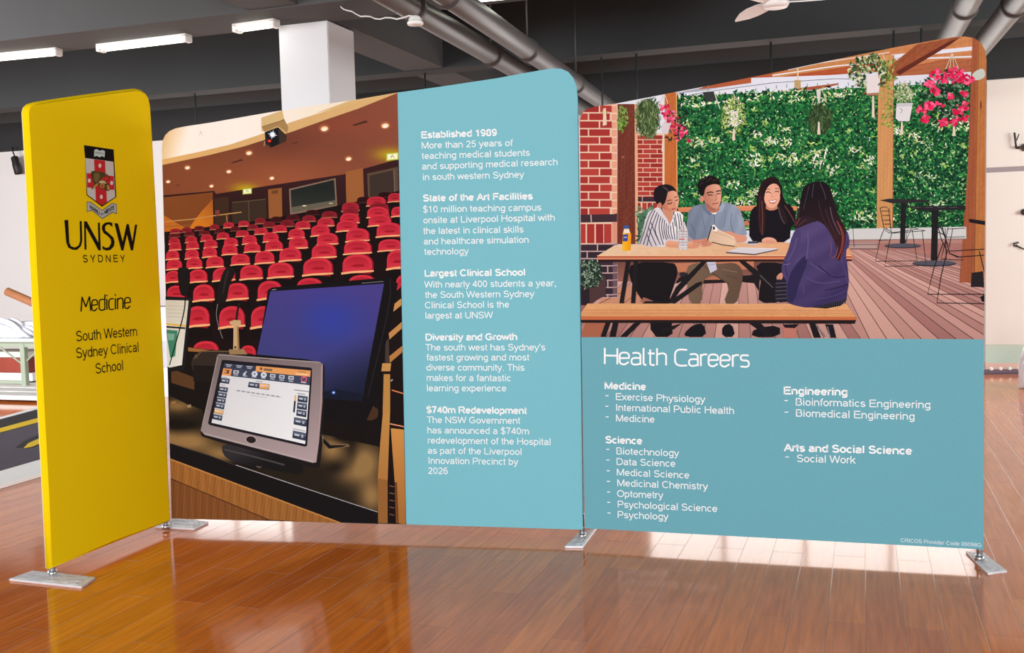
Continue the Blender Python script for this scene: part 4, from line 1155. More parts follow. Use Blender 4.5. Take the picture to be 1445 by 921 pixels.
# ---- timber deck
k = Art(PC, RC)
def deck_col(x, y):
    s = math.sin(x * .09 + y * .31) * 5 + math.sin(x * .17 - y * .23 + 2) * 4
    g = grad(365, (176, 118, 108), 478, (142, 90, 82))(x, y)
    return tuple(c + s for c in g)
k.poly([(815, 395), (1190, 372), (1250, 333), (1400, 333), (1400, 490), (815, 490)], deck_col, sub=9)
k.poly([(1190, 334), (1400, 334), (1400, 345), (1190, 345)], (178, 132, 122))
dr = random.Random(5)
def fan(xs, y0, y1, vp, w0, w1):
    lines = []
    for xb in xs:
        t = (y0 - vp[1]) / (y1 - vp[1])
        lines.append((vp[0] + (xb - vp[0]) * t, xb))
    for i in range(len(lines) - 1):
        c = dr.choice([(196, 150, 140), (176, 130, 122), (204, 160, 148), (164, 116, 110), (188, 142, 132)])
        (a, b_), (c_, d) = lines[i], lines[i + 1]
        k.poly([(a, y0), (c_, y0), (d, y1), (b_, y1)], grad(y0, tuple(min(255, v + 14) for v in c), y1, tuple(v - 8 for v in c)), sub=30)
    for a, b_ in lines: k.line([(a, y0), (b_, y1)], [w0 * .8, w1 * .8], (92, 60, 56))
fan([1204 + i * 25 for i in range(26)], 352, 482, (1150, 322), .5, 1.5)
k.poly([(1195, 343), (1400, 343), (1400, 355), (1195, 352)], (166, 116, 108))
fan([780 + i * 17.5 for i in range(26)], 396, 482, (1042, 232), .7, 1.1)
k.poly([(868, 366), (1195, 366), (1195, 397), (868, 397)], grad(366, (112, 72, 62), 397, (150, 98, 86)))
k.poly(Z6b((160, 640), (330, 600), (390, 600), (360, 700), (120, 705)), (198, 140, 112)); k.line(Z6b((120, 705), (250, 640)), 1.0, (110, 66, 56)); k.line(Z6b((240, 705), (380, 610)), .8, (110, 66, 56))
k.poly(Z6b((60, 790), (180, 790), (130, 870), (30, 870)), (166, 100, 76))
k.done('printed_deck', photo_yard)

# ---- brick pillars, timber posts
k = Art(PC, RC)
def bricks(x0, x1, y0, y1, rh, bw, cols, mortar, m, ph=0):
    y = y0; r = ph
    while y < y1:
        x = x0 - (bw * .5 if r % 2 else 0)
        while x < x1:
            a, b_ = max(x0, x), min(x1, x + bw - m)
            if b_ - a > 1:
                c = R.choice(cols)
                k.poly([(a, y), (b_, y), (b_, min(y1, y + rh - m)), (a, min(y1, y + rh - m))], c)
            x += bw
        y += rh; r += 1
RED = [(164, 52, 48), (172, 60, 54), (154, 46, 44), (178, 66, 58)]
k.poly([(815, 145), (865, 145), (866, 420), (815, 420)], (230, 196, 172))
bricks(816, 863.5, 149, 303, 11.15, 31, RED, None, 1.9)
k.poly([(863.3, 145), (870.6, 145), (871.5, 420), (864.5, 420)], (226, 164, 134))
for i in range(24): k.line([(863.5, 149 + i * 11.15), (871, 148.6 + i * 11.15)], 1.6, (240, 208, 184))
k.poly([(815, 303), (866, 302), (871, 301), (871, 313), (815, 314)], (64, 44, 54)); k.line([(834, 303), (834.6, 313)], 1.5, (206, 180, 172))
for x in (816, 828.5, 841, 852.5): k.poly([(x, 316), (x + 10.5, 316), (x + 10.5, 343), (x, 343)], R.choice(RED))
k.poly([(864, 314), (871, 313), (871, 343), (864, 343)], (214, 148, 122))
k.poly([(815, 345), (871, 342), (872, 420), (816, 420)], (198, 168, 166))
bricks(815, 871, 345, 419, 10.2, 29, [(58, 42, 52), (70, 50, 58), (50, 38, 48)], None, 1.5)
k.poly([(864.5, 345), (871, 344), (871.5, 419), (865, 419)], (106, 84, 92))
for i in range(8): k.line([(864.5, 344 + i * 10.2), (871.5, 343.5 + i * 10.2)], 1.2, (180, 156, 156))
k.poly([(897, 188), (938, 188), (938, 300), (897, 300)], (228, 194, 168)); bricks(898, 935, 191, 278, 6.6, 20, RED, None, 1.1)
k.poly([(897, 278), (936, 278), (936, 284.5), (897, 284.5)], (62, 44, 54)); k.line([(906.5, 278), (906.5, 284)], 1, (206, 180, 172))
for x in (898, 906.5, 914, 921.5, 929): k.poly([(x, 286), (x + 6.2, 286), (x + 6.2, 297), (x, 297)], R.choice(RED))
k.poly([(935, 188), (937.5, 188), (937.5, 300), (935, 300)], (236, 206, 180))
k.done('printed_brick_pillars', photo_yard)
k = Art(PC, RC)
def vt(c, f=1.0):
    def h(x, y):
        s = math.sin(x * 1.3 * f + y * .02) * 7 + math.sin(x * 2.7 * f + y * .035 + 1) * 5 + math.sin(y * .06 + x * .4) * 3
        return (c[0] + s, c[1] + s * .75, c[2] + s * .5)
    return h
k.poly(Z4((330, 400), (442, 400), (446, 921), (446, 1310), (328, 1310)), vt((112, 54, 42)), sub=5)
k.poly(Z4((440, 400), (458, 400), (462, 921), (462, 1310), (446, 1310)), (222, 172, 132)); k.ell(*Z4((365, 745))[0], 2.2, 1.6, (152, 92, 78))
k.poly(Z4((638, 325), (710, 325), (716, 921), (716, 1060), (634, 1060)), vt((190, 108, 54)), sub=4); k.line(Z4((712, 325), (717, 1060)), 1.3, (230, 176, 118))
k.poly([(1239.5, 78), (1261.5, 78), (1260, 335), (1237, 335)], vt((204, 148, 94)), sub=4); k.line([(1261, 78), (1259.5, 335)], 1.2, (160, 100, 56))
k.poly(Z7b((702, 345), (766, 345), (766, 386), (704, 388)), (30, 30, 34))
k.poly(Z5((1300, 60), (1345, 60), (1325, 921), (1312, 1650), (1215, 1650), (1268, 921)), vt((156, 86, 56)), sub=4)
k.poly(Z5((1335, 60), (1400, 60), (1400, 1630), (1310, 1650), (1318, 921)), vt((182, 116, 66)), sub=4); k.line(Z5((1342, 60), (1322, 921), (1312, 1640)), .9, (128, 72, 44))
k.ell(*Z5((1354, 500))[0], 1.5, 6, (120, 70, 44))
k.poly(Z7b((1172, 548), (1230, 540), (1235, 620), (1168, 618)), (36, 32, 36))
k.poly(Z5((580, 435), (800, 215), (940, 105), (1220, 52), (1090, 118), (990, 180), (820, 300), (740, 360)), timber((150, 82, 52), .5, .5), sub=6)
k.poly(Z5((800, 285), (1140, 90), (1225, 55), (1150, 110), (825, 305)), (98, 44, 34))
k.poly([(1370, 108), (1376, 100), (1388, 96), (1391, 106), (1386, 112), (1373, 114)], (196, 204, 194), smooth=1)
k.done('printed_timber_posts', photo_yard)

# ---- hanging plants
def plant(name, cx, cy, rx, ry, cols, n, size, pot=None, tassel=None, strings=None, asp=.4, shape=2.0, dirfix=None, seed=1, back=None):
    k = Art(PC, RC); rr = random.Random(seed)
    if strings:
        for s in strings: k.line(s, .9, (222, 206, 178))
    if back: k.ell(cx, cy, rx * .82, ry * .84, back)
    if pot: k.poly(pot[0], pot[1])
    k.P.layer += .0001
    leaves(k, n, (cx - rx, cy - ry, cx + rx, cy + ry), cols, size, lambda x, y, r_: (abs((x - cx) / rx) ** shape + abs((y - cy) / ry) ** shape) < r_.uniform(.6, 1.0), rr, asp, dirfix)
    k.P.layer += .0001
    if tassel: k.poly([(tassel[0] - 1.1, tassel[1]), (tassel[0] + 1.1, tassel[1]), (tassel[0] + 2.2, tassel[2]), (tassel[0] - 2.2, tassel[2])], (226, 212, 188))
    return k
GRN = [(60, 96, 44), (86, 124, 56), (44, 74, 36), (112, 148, 70), (130, 156, 90)]
k = plant('p', 879, 166, 8, 22, GRN + [(120, 170, 60)], 190, 2.6, seed=2); k.line(Z4((335, 560), (350, 500)), 1, (120, 150, 70)); k.done('printed_hanging_plant', photo_yard)
k = plant('p', 914, 166, 19, 32, [(62, 86, 48), (84, 112, 62), (46, 66, 40), (110, 134, 84), (142, 156, 110)], 620, 3.4, asp=.22, dirfix=100, shape=2.6, seed=3, back=(62, 82, 46)); k.done('printed_hanging_plant', photo_yard)
k = plant('p', 852.5, 158, 6, 3, [(150, 150, 90), (190, 180, 130)], 20, 2); k.poly(Z4((238, 430), (254, 425), (260, 535), (234, 542)), (232, 208, 182)); k.done('printed_hanging_plant', photo_yard)
# crimson flowers at the left post
k = plant('p', 953, 178, 20, 24, [(44, 30, 36), (30, 44, 34), (70, 90, 60)], 160, 3, strings=[Z4((625, 345), (605, 400)), Z4((640, 345), (660, 405)), Z4((632, 350), (634, 410))], tassel=(936, 196, 214), seed=4)
k.poly(Z4((615, 545), (640, 500), (680, 520), (655, 600), (620, 590)), (214, 206, 210))
leaves(k, 210, (930, 148, 974, 200), [(214, 44, 92), (232, 76, 118), (190, 28, 72), (240, 120, 150)], 2.9, lambda x, y, r_: (abs((x - (938 + (y - 148) * .55)) / 13) ** 2 < r_.uniform(.4, 1)), random.Random(9), .7)
k.done('printed_hanging_plant', photo_yard)
k = plant('p', 1035, 166, 19, 30, [(110, 150, 60), (150, 180, 80), (196, 210, 130), (90, 130, 60), (226, 230, 190)], 420, 3.0, asp=.3, strings=[Z4((1085, 350), (1045, 430)), Z4((1095, 350), (1130, 430)), Z4((1090, 350), (1090, 440))], tassel=(1035.5, 182, 198), seed=5)
k.poly(Z4((1062, 450), (1112, 445), (1112, 540), (1075, 545)), (226, 222, 220)); leaves(k, 70, (1024, 150, 1046, 176), [(230, 232, 210), (170, 190, 100), (120, 156, 70)], 2.2, None, random.Random(3)); k.done('printed_hanging_plant', photo_yard)
k = plant('p', 1157, 168, 19, 24, [(44, 66, 40), (62, 90, 52), (84, 112, 66), (34, 52, 34)], 520, 3.4, asp=.24, dirfix=95, seed=6, strings=[Z5((280, 440), (255, 500)), Z5((325, 405), (352, 485)), Z5((300, 400), (305, 480))], tassel=(1155.5, 172, 190), back=(50, 74, 44)); k.poly(Z5((285, 400), (315, 395), (312, 455), (300, 490), (290, 450)), (214, 214, 210)); k.done('printed_hanging_plant', photo_yard)
k = Art(PC, RC)
k.poly(Z5((610, 310), (660, 300), (700, 330), (690, 430), (612, 436)), (226, 220, 220)); k.poly(Z5((612, 424), (690, 418), (690, 434), (612, 438)), (170, 120, 96))
leaves(k, 640, (1196, 75, 1268, 128), [(52, 76, 44), (70, 100, 58), (96, 122, 70), (206, 214, 180), (176, 190, 130), (40, 60, 38)], 3.0, lambda x, y, r_: (((x - 1226) / 30) ** 2 + ((y - 102) / 28) ** 2 < r_.uniform(.6, 1) and not (1222 < x < 1241 and 104 < y < 134)), random.Random(21), .5)
leaves(k, 300, (1240, 84, 1268, 180), [(120, 150, 60), (150, 170, 76), (176, 190, 110), (96, 126, 56)], 2.5, lambda x, y, r_: abs((x - 1253) / 13) ** 2 < r_.uniform(.3, 1) * (1 if y < 140 else .6), random.Random(22), .4)
k.line(Z5((712, 160), (735, 210)), 1, (222, 206, 178)); k.poly(Z5((648, 440), (660, 440), (664, 580), (646, 580)), (226, 212, 188)); k.poly(Z5((706, 262), (740, 262), (742, 300), (706, 300)), (226, 224, 222))
k.done('printed_hanging_plant', photo_yard)
k = plant('p', 1275, 132, 15, 15, [(150, 170, 120), (196, 206, 176), (110, 140, 80), (214, 222, 196), (130, 160, 90)], 260, 2.6, pot=(Z5((806, 490), (912, 486), (890, 604), (820, 604), (800, 585)), (222, 222, 224)), strings=[Z5((860, 340), (808, 480)), Z5((862, 340), (905, 480))], tassel=(1272.5, 172, 190), seed=8)
k.poly(Z5((806, 488), (912, 484), (908, 505), (806, 512)), (200, 200, 206)); k.line(Z5((826, 520), (846, 532), (832, 552)), .8, (90, 90, 90)); k.done('printed_hanging_plant', photo_yard)
k = plant('p', 1333, 138, 36, 42, [(26, 52, 36), (36, 66, 44), (20, 40, 30), (110, 140, 116)], 520, 3.6, strings=[Z5((1165, 165), (1122, 275)), Z5((1165, 165), (1150, 275)), Z5((1168, 165), (1182, 275)), Z5((1170, 165), (1212, 270))], tassel=(1346, 172, 192), seed=10, asp=.5)
FL = [(222, 30, 84), (236, 58, 108), (198, 18, 66), (244, 96, 136)]
fr = random.Random(12)
for (cx, cy, r0, n) in ((1350, 104, 15, 60), (1325, 108, 13, 55), (1312, 120, 8, 28), (1365, 112, 10, 34), (1320, 130, 7, 22), (1341, 136, 5, 18), (1300, 155, 8, 32), (1312, 150, 8, 30), (1326, 148, 7, 24), (1306, 168, 7, 24), (1330, 172, 8, 28), (1352, 156, 10, 34), (1362, 150, 7, 22), (1346, 170, 8, 22), (1362, 168, 6, 18), (1340, 112, 9, 26), (1360, 132, 6, 18)):
    leaves(k, n, (cx - r0, cy - r0 * .8, cx + r0, cy + r0 * .8), FL, 3.2, lambda x, y, r_: ((x - cx) / r0) ** 2 + ((y - cy) / (r0 * .8)) ** 2 < r_.uniform(.5, 1), fr, .75)
k.done('printed_hanging_plant', photo_yard)
k = Art(PC, RC)
k.poly(Z4((883, 325), (955, 318), (972, 378), (905, 388)), (52, 58, 58)); k.line(Z4((918, 280), (918, 318)), 1, (150, 150, 154)); k.line(Z4((882, 322), (956, 314)), .9, (210, 214, 216)); k.line(Z4((960, 330), (996, 432)), 1.2, (210, 222, 200))
k.done('printed_floodlight', photo_yard)

# ---- planter ledge, black tables and wire chairs
k = Art(PC, RC)
k.poly(Z7b((560, 328), (1145, 318), (1145, 378), (560, 384)), (206, 208, 206)); k.line(Z7b((560, 384), (1145, 378)), 1.2, (150, 130, 126)); k.poly(Z7b((560, 400), (700, 398), (700, 428), (560, 430)), (176, 150, 144))
k.done('printed_planter', photo_yard)
k = Art(PC, RC)
BK = (30, 28, 32)
k.poly(Z7b((700, 345), (700, 225), (765, 220), (770, 345)), (0, 0, 0)) if False else None
k.poly(Z7b((713, 186), (760, 178), (960, 184), (950, 194), (780, 202)), (44, 42, 46)); k.poly(Z7b((818, 198), (844, 198), (840, 412), (814, 412)), BK); k.ell(*Z7b((828, 414))[0], 26, 3.4, (62, 60, 70)); k.ell(*Z7b((828, 411))[0], 25, 2.6, (84, 82, 92))
k.done('printed_cafe_table', photo_yard)
k = Art(PC, RC)
k.poly(Z7b((842, 216), (1140, 212), (1142, 232), (930, 240)), (38, 36, 40)); k.poly(Z7b((974, 236), (1006, 236), (1000, 500), (968, 500)), BK); k.ell(*Z7b((985, 502))[0], 31, 4.2, (58, 58, 68)); k.ell(*Z7b((985, 498))[0], 30, 3.2, (82, 82, 94))
for x in (880, 940, 1000, 1060): k.line(Z7b((x, 222), (x + 40, 221)), .6, (90, 90, 96))
k.done('printed_cafe_table', photo_yard)
def wire_chair(paths, w):
    k = Art(PC, RC)
    for p in paths: k.line(Z7b(*p), w, (28, 26, 30))
    k.done('printed_wire_chair', photo_yard)
wire_chair([((715, 225), (740, 218), (758, 228), (770, 345), (745, 325)), ((715, 225), (735, 330), (760, 350)), ((722, 240), (762, 240)), ((726, 262), (765, 262)), ((730, 285), (768, 285)), ((735, 305), (770, 305)), ((735, 330), (715, 380), (692, 490), (900, 488), (875, 335)), ((775, 345), (760, 400), (738, 516), (945, 512), (925, 340)), ((740, 325), (780, 350), (940, 338), (890, 325), (760, 322)), ((760, 350), (905, 330))], .95)
wire_chair([((565, 428), (700, 428)), ((560, 408), (700, 406)), ((570, 290), (700, 285)), ((560, 300), (690, 292)), ((575, 250), (585, 420)), ((840, 395), (870, 330)), ((850, 330), (845, 400))], .7)
wire_chair([((975, 290), (1010, 300), (1050, 400), (1060, 450), (1110, 470)), ((985, 310), (1030, 330)), ((990, 340), (1040, 360)), ((1000, 300), (1020, 380), (1050, 440)), ((1020, 300), (1060, 440), (1235, 430)), ((1060, 450), (1100, 470), (1235, 460)), ((1050, 440), (1020, 560), (998, 698), (1240, 702)), ((1030, 400), (985, 520), (952, 655), (1240, 655)), ((1210, 440), (1235, 540))], 1.25)
wire_chair([((1055, 320), (1030, 440), (1018, 480), (1130, 484)), ((1078, 325), (1060, 420)), ((1050, 330), (1140, 325)), ((1045, 370), (1140, 368)), ((1040, 325), (1045, 480)), ((1160, 282), (1235, 296))], .95)
k = Art(PC, RC); k.poly(Z7b((1158, 278), (1240, 290), (1240, 310), (1160, 296)), (28, 26, 30)); k.poly(Z7b((1215, 668), (1240, 655), (1240, 695), (1222, 690)), (26, 24, 28)); k.done('printed_chair_arm', photo_yard)
# ---- shrub and planter at the left
k = Art(PC, RC)
k.poly(Z6b((30, 610), (165, 560), (160, 660), (60, 710), (30, 710)), (42, 32, 40)); k.poly(Z6b((78, 612), (160, 562), (160, 660), (80, 705)), (76, 54, 56))
k.ell(*Z6b((80, 550))[0], 17, 20, (30, 42, 38))
leaves(k, 420, (816, 362, 852, 408), [(40, 62, 50), (60, 86, 66), (28, 42, 38), (110, 134, 112), (150, 170, 150)], 2.2, lambda x, y, r_: ((x - 832) / 20) ** 2 + ((y - 386) / 22) ** 2 < r_.uniform(.6, 1), random.Random(31), .5)
k.done('printed_shrub', photo_yard)
k = Art(PC, RC)
k.poly(Z6b((320, 250), (410, 250), (415, 400), (322, 405)), (58, 86, 64))
for (a, b_, c) in (((325, 330), (400, 205), (96, 138, 108)), ((322, 300), (370, 230), (76, 118, 90)), ((325, 380), (390, 300), (126, 162, 130)), ((322, 400), (372, 350), (150, 170, 140)), ((330, 345), (345, 250), (70, 110, 84))):
    p, q = Z6b(a)[0], Z6b(b_)[0]; dx, dy = q[0] - p[0], q[1] - p[1]
    k.poly([p, (p[0] + dx * .4 - dy * .22, p[1] + dy * .4 + dx * .22), q, (p[0] + dx * .5 + dy * .22, p[1] + dy * .5 - dx * .22)], c)
leaves(k, 60, (898, 290, 925, 345), [(70, 110, 80), (120, 160, 130), (40, 66, 50)], 4, None, random.Random(33), .3)
k.done('printed_shrub', photo_yard)

# ---- bench behind, then the seated people
k = Art(PC, RC)
k.poly(Z6b((522, 222), (920, 212), (920, 238), (522, 246)), grad(290, (226, 148, 104), 298, (206, 126, 88))); k.poly(Z6b((820, 292), (900, 288), (900, 310), (820, 314)), (196, 120, 86))
k.poly(Z7b((225, 215), (300, 215), (300, 238), (225, 238)), (216, 140, 100)); k.line(Z6b((840, 240), (880, 300)), 1.4, (30, 28, 30)); k.line(Z6b((820, 248), (820, 400)), 1.2, (40, 34, 34))
k.poly(Z6b((500, 500), (900, 490), (900, 530), (510, 545)), (190, 122, 92)); k.poly(Z6b((520, 575), (900, 560), (900, 592), (560, 606)), (34, 28, 30)); k.poly(Z6b((640, 560), (760, 560), (760, 582), (640, 584)), (176, 112, 84))
k.done('printed_bench', photo_yard)

k = Art(PC, RC)
TB = lambda x, y: tuple(v + math.sin(y * 1.6 + x * .02) * 4 for v in grad(860, (228, 198, 164), 1200, (220, 158, 112), 0)(x, y))
k.poly([(868.5, 345.5), (1105, 341.5), (1198, 350.5), (1202.5, 360), (1202.5, 362), (843, 361)], TB, sub=8)
k.poly([(843, 360.5), (1202.8, 360.5), (1202.8, 365.8), (843, 366)], (216, 134, 100)); k.line([(843, 360.6), (1202, 360.4)], .8, (244, 200, 160)); k.line([(843, 362.4), (1202, 362.2)], 1.2, (150, 66, 36)); k.poly([(845, 366), (1202, 365.8), (1202, 368.2), (845, 369.5)], (40, 26, 26))
k.done('printed_table', photo_yard)
SK = (216, 152, 120)
# person one: striped shirt
k = Art(PC, RC)
k.poly(Z6b((290, 495), (500, 495), (520, 530), (515, 570), (470, 700), (490, 800), (495, 868), (385, 868), (380, 720), (340, 690), (270, 560)), (24, 20, 24), smooth=1)
k.poly(Z6b((330, 690), (350, 670), (400, 690), (390, 705)), (150, 100, 84))
shirt = Z7((335, 372), (290, 395), (250, 420), (215, 500), (190, 640), (150, 735), (250, 765), (410, 768), (425, 722), (460, 692), (545, 702), (588, 620), (598, 450), (565, 418), (520, 405), (480, 500), (462, 548), (400, 445), (362, 380))
k.poly(shirt, lambda x, y: grad2((905, 330), (196, 190, 198), (955, 315), (236, 234, 236))(x, y), sub=6)
ST = (64, 64, 84)
for a in (((300, 392), (250, 470), (215, 600), (165, 735)), ((318, 400), (275, 490), (240, 620), (200, 745)), ((340, 420), (300, 520), (262, 640), (235, 755)), ((355, 440), (330, 530), (310, 600), (350, 700)), ((375, 460), (352, 560), (372, 660), (400, 745)), ((395, 480), (378, 570), (405, 690)), ((412, 500), (402, 600), (432, 700)), ((430, 530), (425, 620), (450, 690)), ((448, 550), (450, 640), (475, 690)), ((470, 556), (478, 640), (495, 692)), ((492, 520), (505, 620), (515, 694)), ((515, 440), (535, 560), (535, 696)), ((540, 430), (560, 520), (556, 660)), ((565, 440), (582, 540), (576, 630)), ((505, 470), (520, 560)), ((275, 520), (320, 640), (370, 745)), ((255, 580), (300, 690), (330, 755)), ((235, 640), (265, 720), (285, 760))):
    k.line(Z7(*a), 1.25, ST, smooth=2)
k.line(Z7((362, 385), (405, 450), (462, 548), (490, 470)), 1.4, (120, 118, 132)); k.poly(Z7((345, 372), (372, 375), (440, 480), (462, 545), (410, 490), (362, 420)), (214, 212, 218)); k.line(Z7((372, 378), (430, 470)), .9, ST)
k.poly(Z7((398, 380), (480, 425), (495, 430), (484, 495), (466, 535), (440, 490), (396, 430)), (206, 142, 112))
k.poly(Z7((300, 235), (312, 190), (350, 155), (430, 138), (490, 158), (522, 195), (535, 222), (490, 208), (455, 215), (440, 250), (432, 300), (412, 340), (392, 370), (352, 352), (322, 322), (306, 285)), (28, 22, 28), smooth=1)
k.poly(Z7((450, 215), (500, 203), (530, 218), (552, 262), (556, 310), (547, 350), (534, 398), (512, 420), (480, 424), (440, 402), (396, 388), (380, 362), (412, 335), (428, 290), (438, 245)), grad2((936, 290), (188, 118, 94), (955, 285), (226, 164, 134)), sub=4, smooth=1)
k.ell(*Z7((364, 352))[0], 2.8, 4.0, (196, 128, 104)); k.line(Z7((395, 165), (450, 205), (440, 235)), .9, (110, 92, 96), smooth=1)
k.line(Z7((436, 312), (465, 298), (488, 300)), 1.1, (70, 42, 40), smooth=1); k.line(Z7((508, 278), (525, 266), (542, 265)), 1.1, (70, 42, 40), smooth=1)
k.line(Z7((442, 335), (465, 338), (490, 322)), 1.3, (46, 28, 30), smooth=1); k.line(Z7((515, 304), (532, 304), (546, 292)), 1.2, (46, 28, 30), smooth=1)
k.line(Z7((505, 320), (520, 348), (500, 358)), .9, (170, 104, 84), smooth=1); k.poly(Z7((478, 388), (502, 380), (528, 374), (520, 388), (498, 398), (484, 398)), (186, 70, 76), smooth=1); k.ell(*Z7((462, 365))[0], 2.8, 2.0, (222, 148, 120))
k.poly(Z7((420, 722), (450, 698), (545, 712), (640, 722), (690, 695), (740, 690), (768, 705), (772, 722), (752, 775), (700, 785), (640, 782), (550, 776), (425, 768)), grad(338, (232, 174, 142), 352, (206, 140, 108)), sub=5, smooth=1)
for yy in (712, 730, 750): k.line(Z7((690, yy), (730, yy - 4), (762, yy + 4)), .7, (176, 110, 86))
k.done('printed_person', photo_yard, 'printed seated woman in a striped shirt')
# person two: grey-blue shirt, open book
k = Art(PC, RC)
k.poly(Z6b((562, 520), (600, 500), (660, 500), (720, 505), (800, 496), (838, 520), (846, 570), (830, 640), (812, 705), (745, 705), (782, 610), (720, 570), (690, 560), (640, 590), (642, 705), (578, 705), (566, 600)), grad2((970, 380), (118, 96, 76), (1045, 400), (96, 76, 62)), sub=8, smooth=1)
k.line(Z6b((640, 505), (700, 555), (782, 610)), 1.2, (74, 58, 48), smooth=1); k.line(Z6b((575, 560), (625, 540)), .8, (150, 126, 104)); k.line(Z6b((740, 530), (815, 545)), .8, (140, 116, 96)); k.line(Z6b((760, 560), (822, 580)), .7, (70, 56, 46))
k.poly(Z6b((664, 495), (708, 494), (716, 532), (682, 550)), (196, 196, 212)); k.line(Z6b((672, 510), (706, 506)), .8, (140, 150, 190))
for pts in (((560, 868), (550, 850), (600, 805), (650, 800), (664, 868)), ((740, 868), (742, 812), (790, 800), (808, 868))): k.poly(Z6b(*pts), (22, 20, 26), smooth=1)
k.poly(Z6b((640, 205), (600, 215), (575, 240), (564, 300), (562, 355), (600, 392), (662, 378), (690, 335), (745, 345), (790, 362), (866, 358), (852, 300), (832, 235), (800, 208), (742, 192), (725, 240), (700, 252), (668, 235)), lambda x, y: tuple(v + math.sin(x * .35 + y * .12) * 6 for v in grad2((970, 320), (112, 126, 146), (1050, 300), (146, 160, 180))(x, y)), sub=5)
k.poly(Z6b((636, 212), (660, 200), (680, 228), (702, 252), (676, 262), (650, 236)), (104, 120, 142)); k.poly(Z6b((742, 192), (756, 212), (742, 240), (722, 250), (716, 244), (736, 205)), (156, 170, 190))
k.line(Z6b((700, 252), (704, 290), (700, 330)), .9, (86, 100, 122)); k.line(Z6b((580, 300), (610, 345), (600, 385)), .9, (88, 100, 122), smooth=1); k.line(Z6b((640, 260), (655, 330)), .8, (92, 106, 128)); k.line(Z6b((790, 250), (782, 300), (800, 350)), .9, (96, 110, 132), smooth=1); k.line(Z6b((820, 260), (835, 320)), .8, (170, 182, 200)); k.line(Z6b((760, 240), (750, 320)), .7, (104, 118, 140))
k.poly(Z6b((560, 350), (600, 386), (575, 392), (562, 372)), (140, 152, 172))
k.poly(Z6b((680, 240), (716, 238), (712, 255), (694, 256)), (236, 232, 234))
k.poly(Z6b((655, 195), (725, 205), (728, 236), (712, 246), (694, 250), (668, 236)), (182, 118, 96))
k.poly(Z6b((648, 125), (668, 112), (700, 104), (732, 110), (738, 150), (736, 188), (727, 215), (712, 234), (696, 238), (680, 230), (660, 205), (646, 176)), lambda x, y: tuple(a + b_ for a, b_ in zip(grad2((996, 280), (188, 124, 102), (1014, 276), (222, 164, 138))(x, y), (0, 0, 0))), sub=3, smooth=1)
k.ell(*Z6b((640, 180))[0], 2.8, 4.6, (206, 140, 118)); k.poly(Z6b((655, 205), (668, 200), (690, 225), (715, 228), (706, 238), (690, 240), (672, 228)), (164, 106, 88), smooth=1)
k.poly(Z6b((620, 125), (618, 105), (632, 82), (655, 70), (690, 62), (715, 72), (730, 90), (734, 112), (705, 104), (672, 112), (656, 128), (650, 165), (636, 164), (626, 145)), (24, 18, 20), smooth=1)
for a in (((640, 85), (665, 75)), ((665, 95), (690, 72)), ((695, 90), (715, 80)), ((632, 110), (645, 95))): k.line(Z6b(*a), 1.0, (62, 50, 50))
k.line(Z6b((664, 152), (682, 144), (698, 148)), 1.7, (44, 28, 26), smooth=1); k.line(Z6b((710, 144), (724, 138), (735, 140)), 1.6, (44, 28, 26), smooth=1)
k.line(Z6b((670, 162), (682, 158), (694, 162)), 1.4, (50, 32, 34), smooth=1); k.line(Z6b((713, 157), (724, 152), (733, 154)), 1.3, (50, 32, 34), smooth=1)
k.line(Z6b((704, 155), (716, 180), (700, 188)), 1.0, (166, 106, 88), smooth=1); k.line(Z6b((692, 206), (708, 202), (724, 200)), 1.3, (150, 70, 70), smooth=1); k.line(Z6b((697, 212), (718, 210)), .9, (216, 140, 126))
k.poly(Z6b((572, 370), (600, 386), (640, 380), (680, 372), (700, 385), (694, 408), (668, 418), (640, 420), (632, 400), (590, 396)), (206, 140, 116), smooth=1)
k.poly(Z6b((742, 345), (780, 338), (812, 356), (862, 360), (866, 385), (850, 396), (810, 396), (780, 380), (748, 360)), (216, 150, 124), smooth=1)
k.poly(Z6b((690, 312), (700, 308), (720, 328), (762, 350), (800, 368), (810, 386), (804, 416), (760, 412), (700, 404), (668, 386)), grad2((1005, 335), (216, 186, 158), (1030, 345), (228, 200, 170)), sub=6)
k.poly(Z6b((690, 312), (702, 308), (722, 330), (712, 342), (694, 338)), (238, 238, 240)); k.poly(Z6b((694, 320), (704, 316), (706, 332), (697, 334)), (26, 28, 40)); k.line(Z6b((690, 314), (668, 386)), 1.6, (50, 46, 50)); k.line(Z6b((690, 395), (740, 408), (804, 416)), 1.4, (76, 62, 54)); k.line(Z6b((700, 345), (760, 362), (806, 386)), .7, (188, 158, 130))
for a in (((640, 392), (668, 398)), ((640, 402), (664, 408)), ((650, 384), (676, 390))): k.line(Z6b(*a), .8, (166, 96, 80))
k.done('printed_person', photo_yard, 'printed seated man in a grey shirt holding a book')
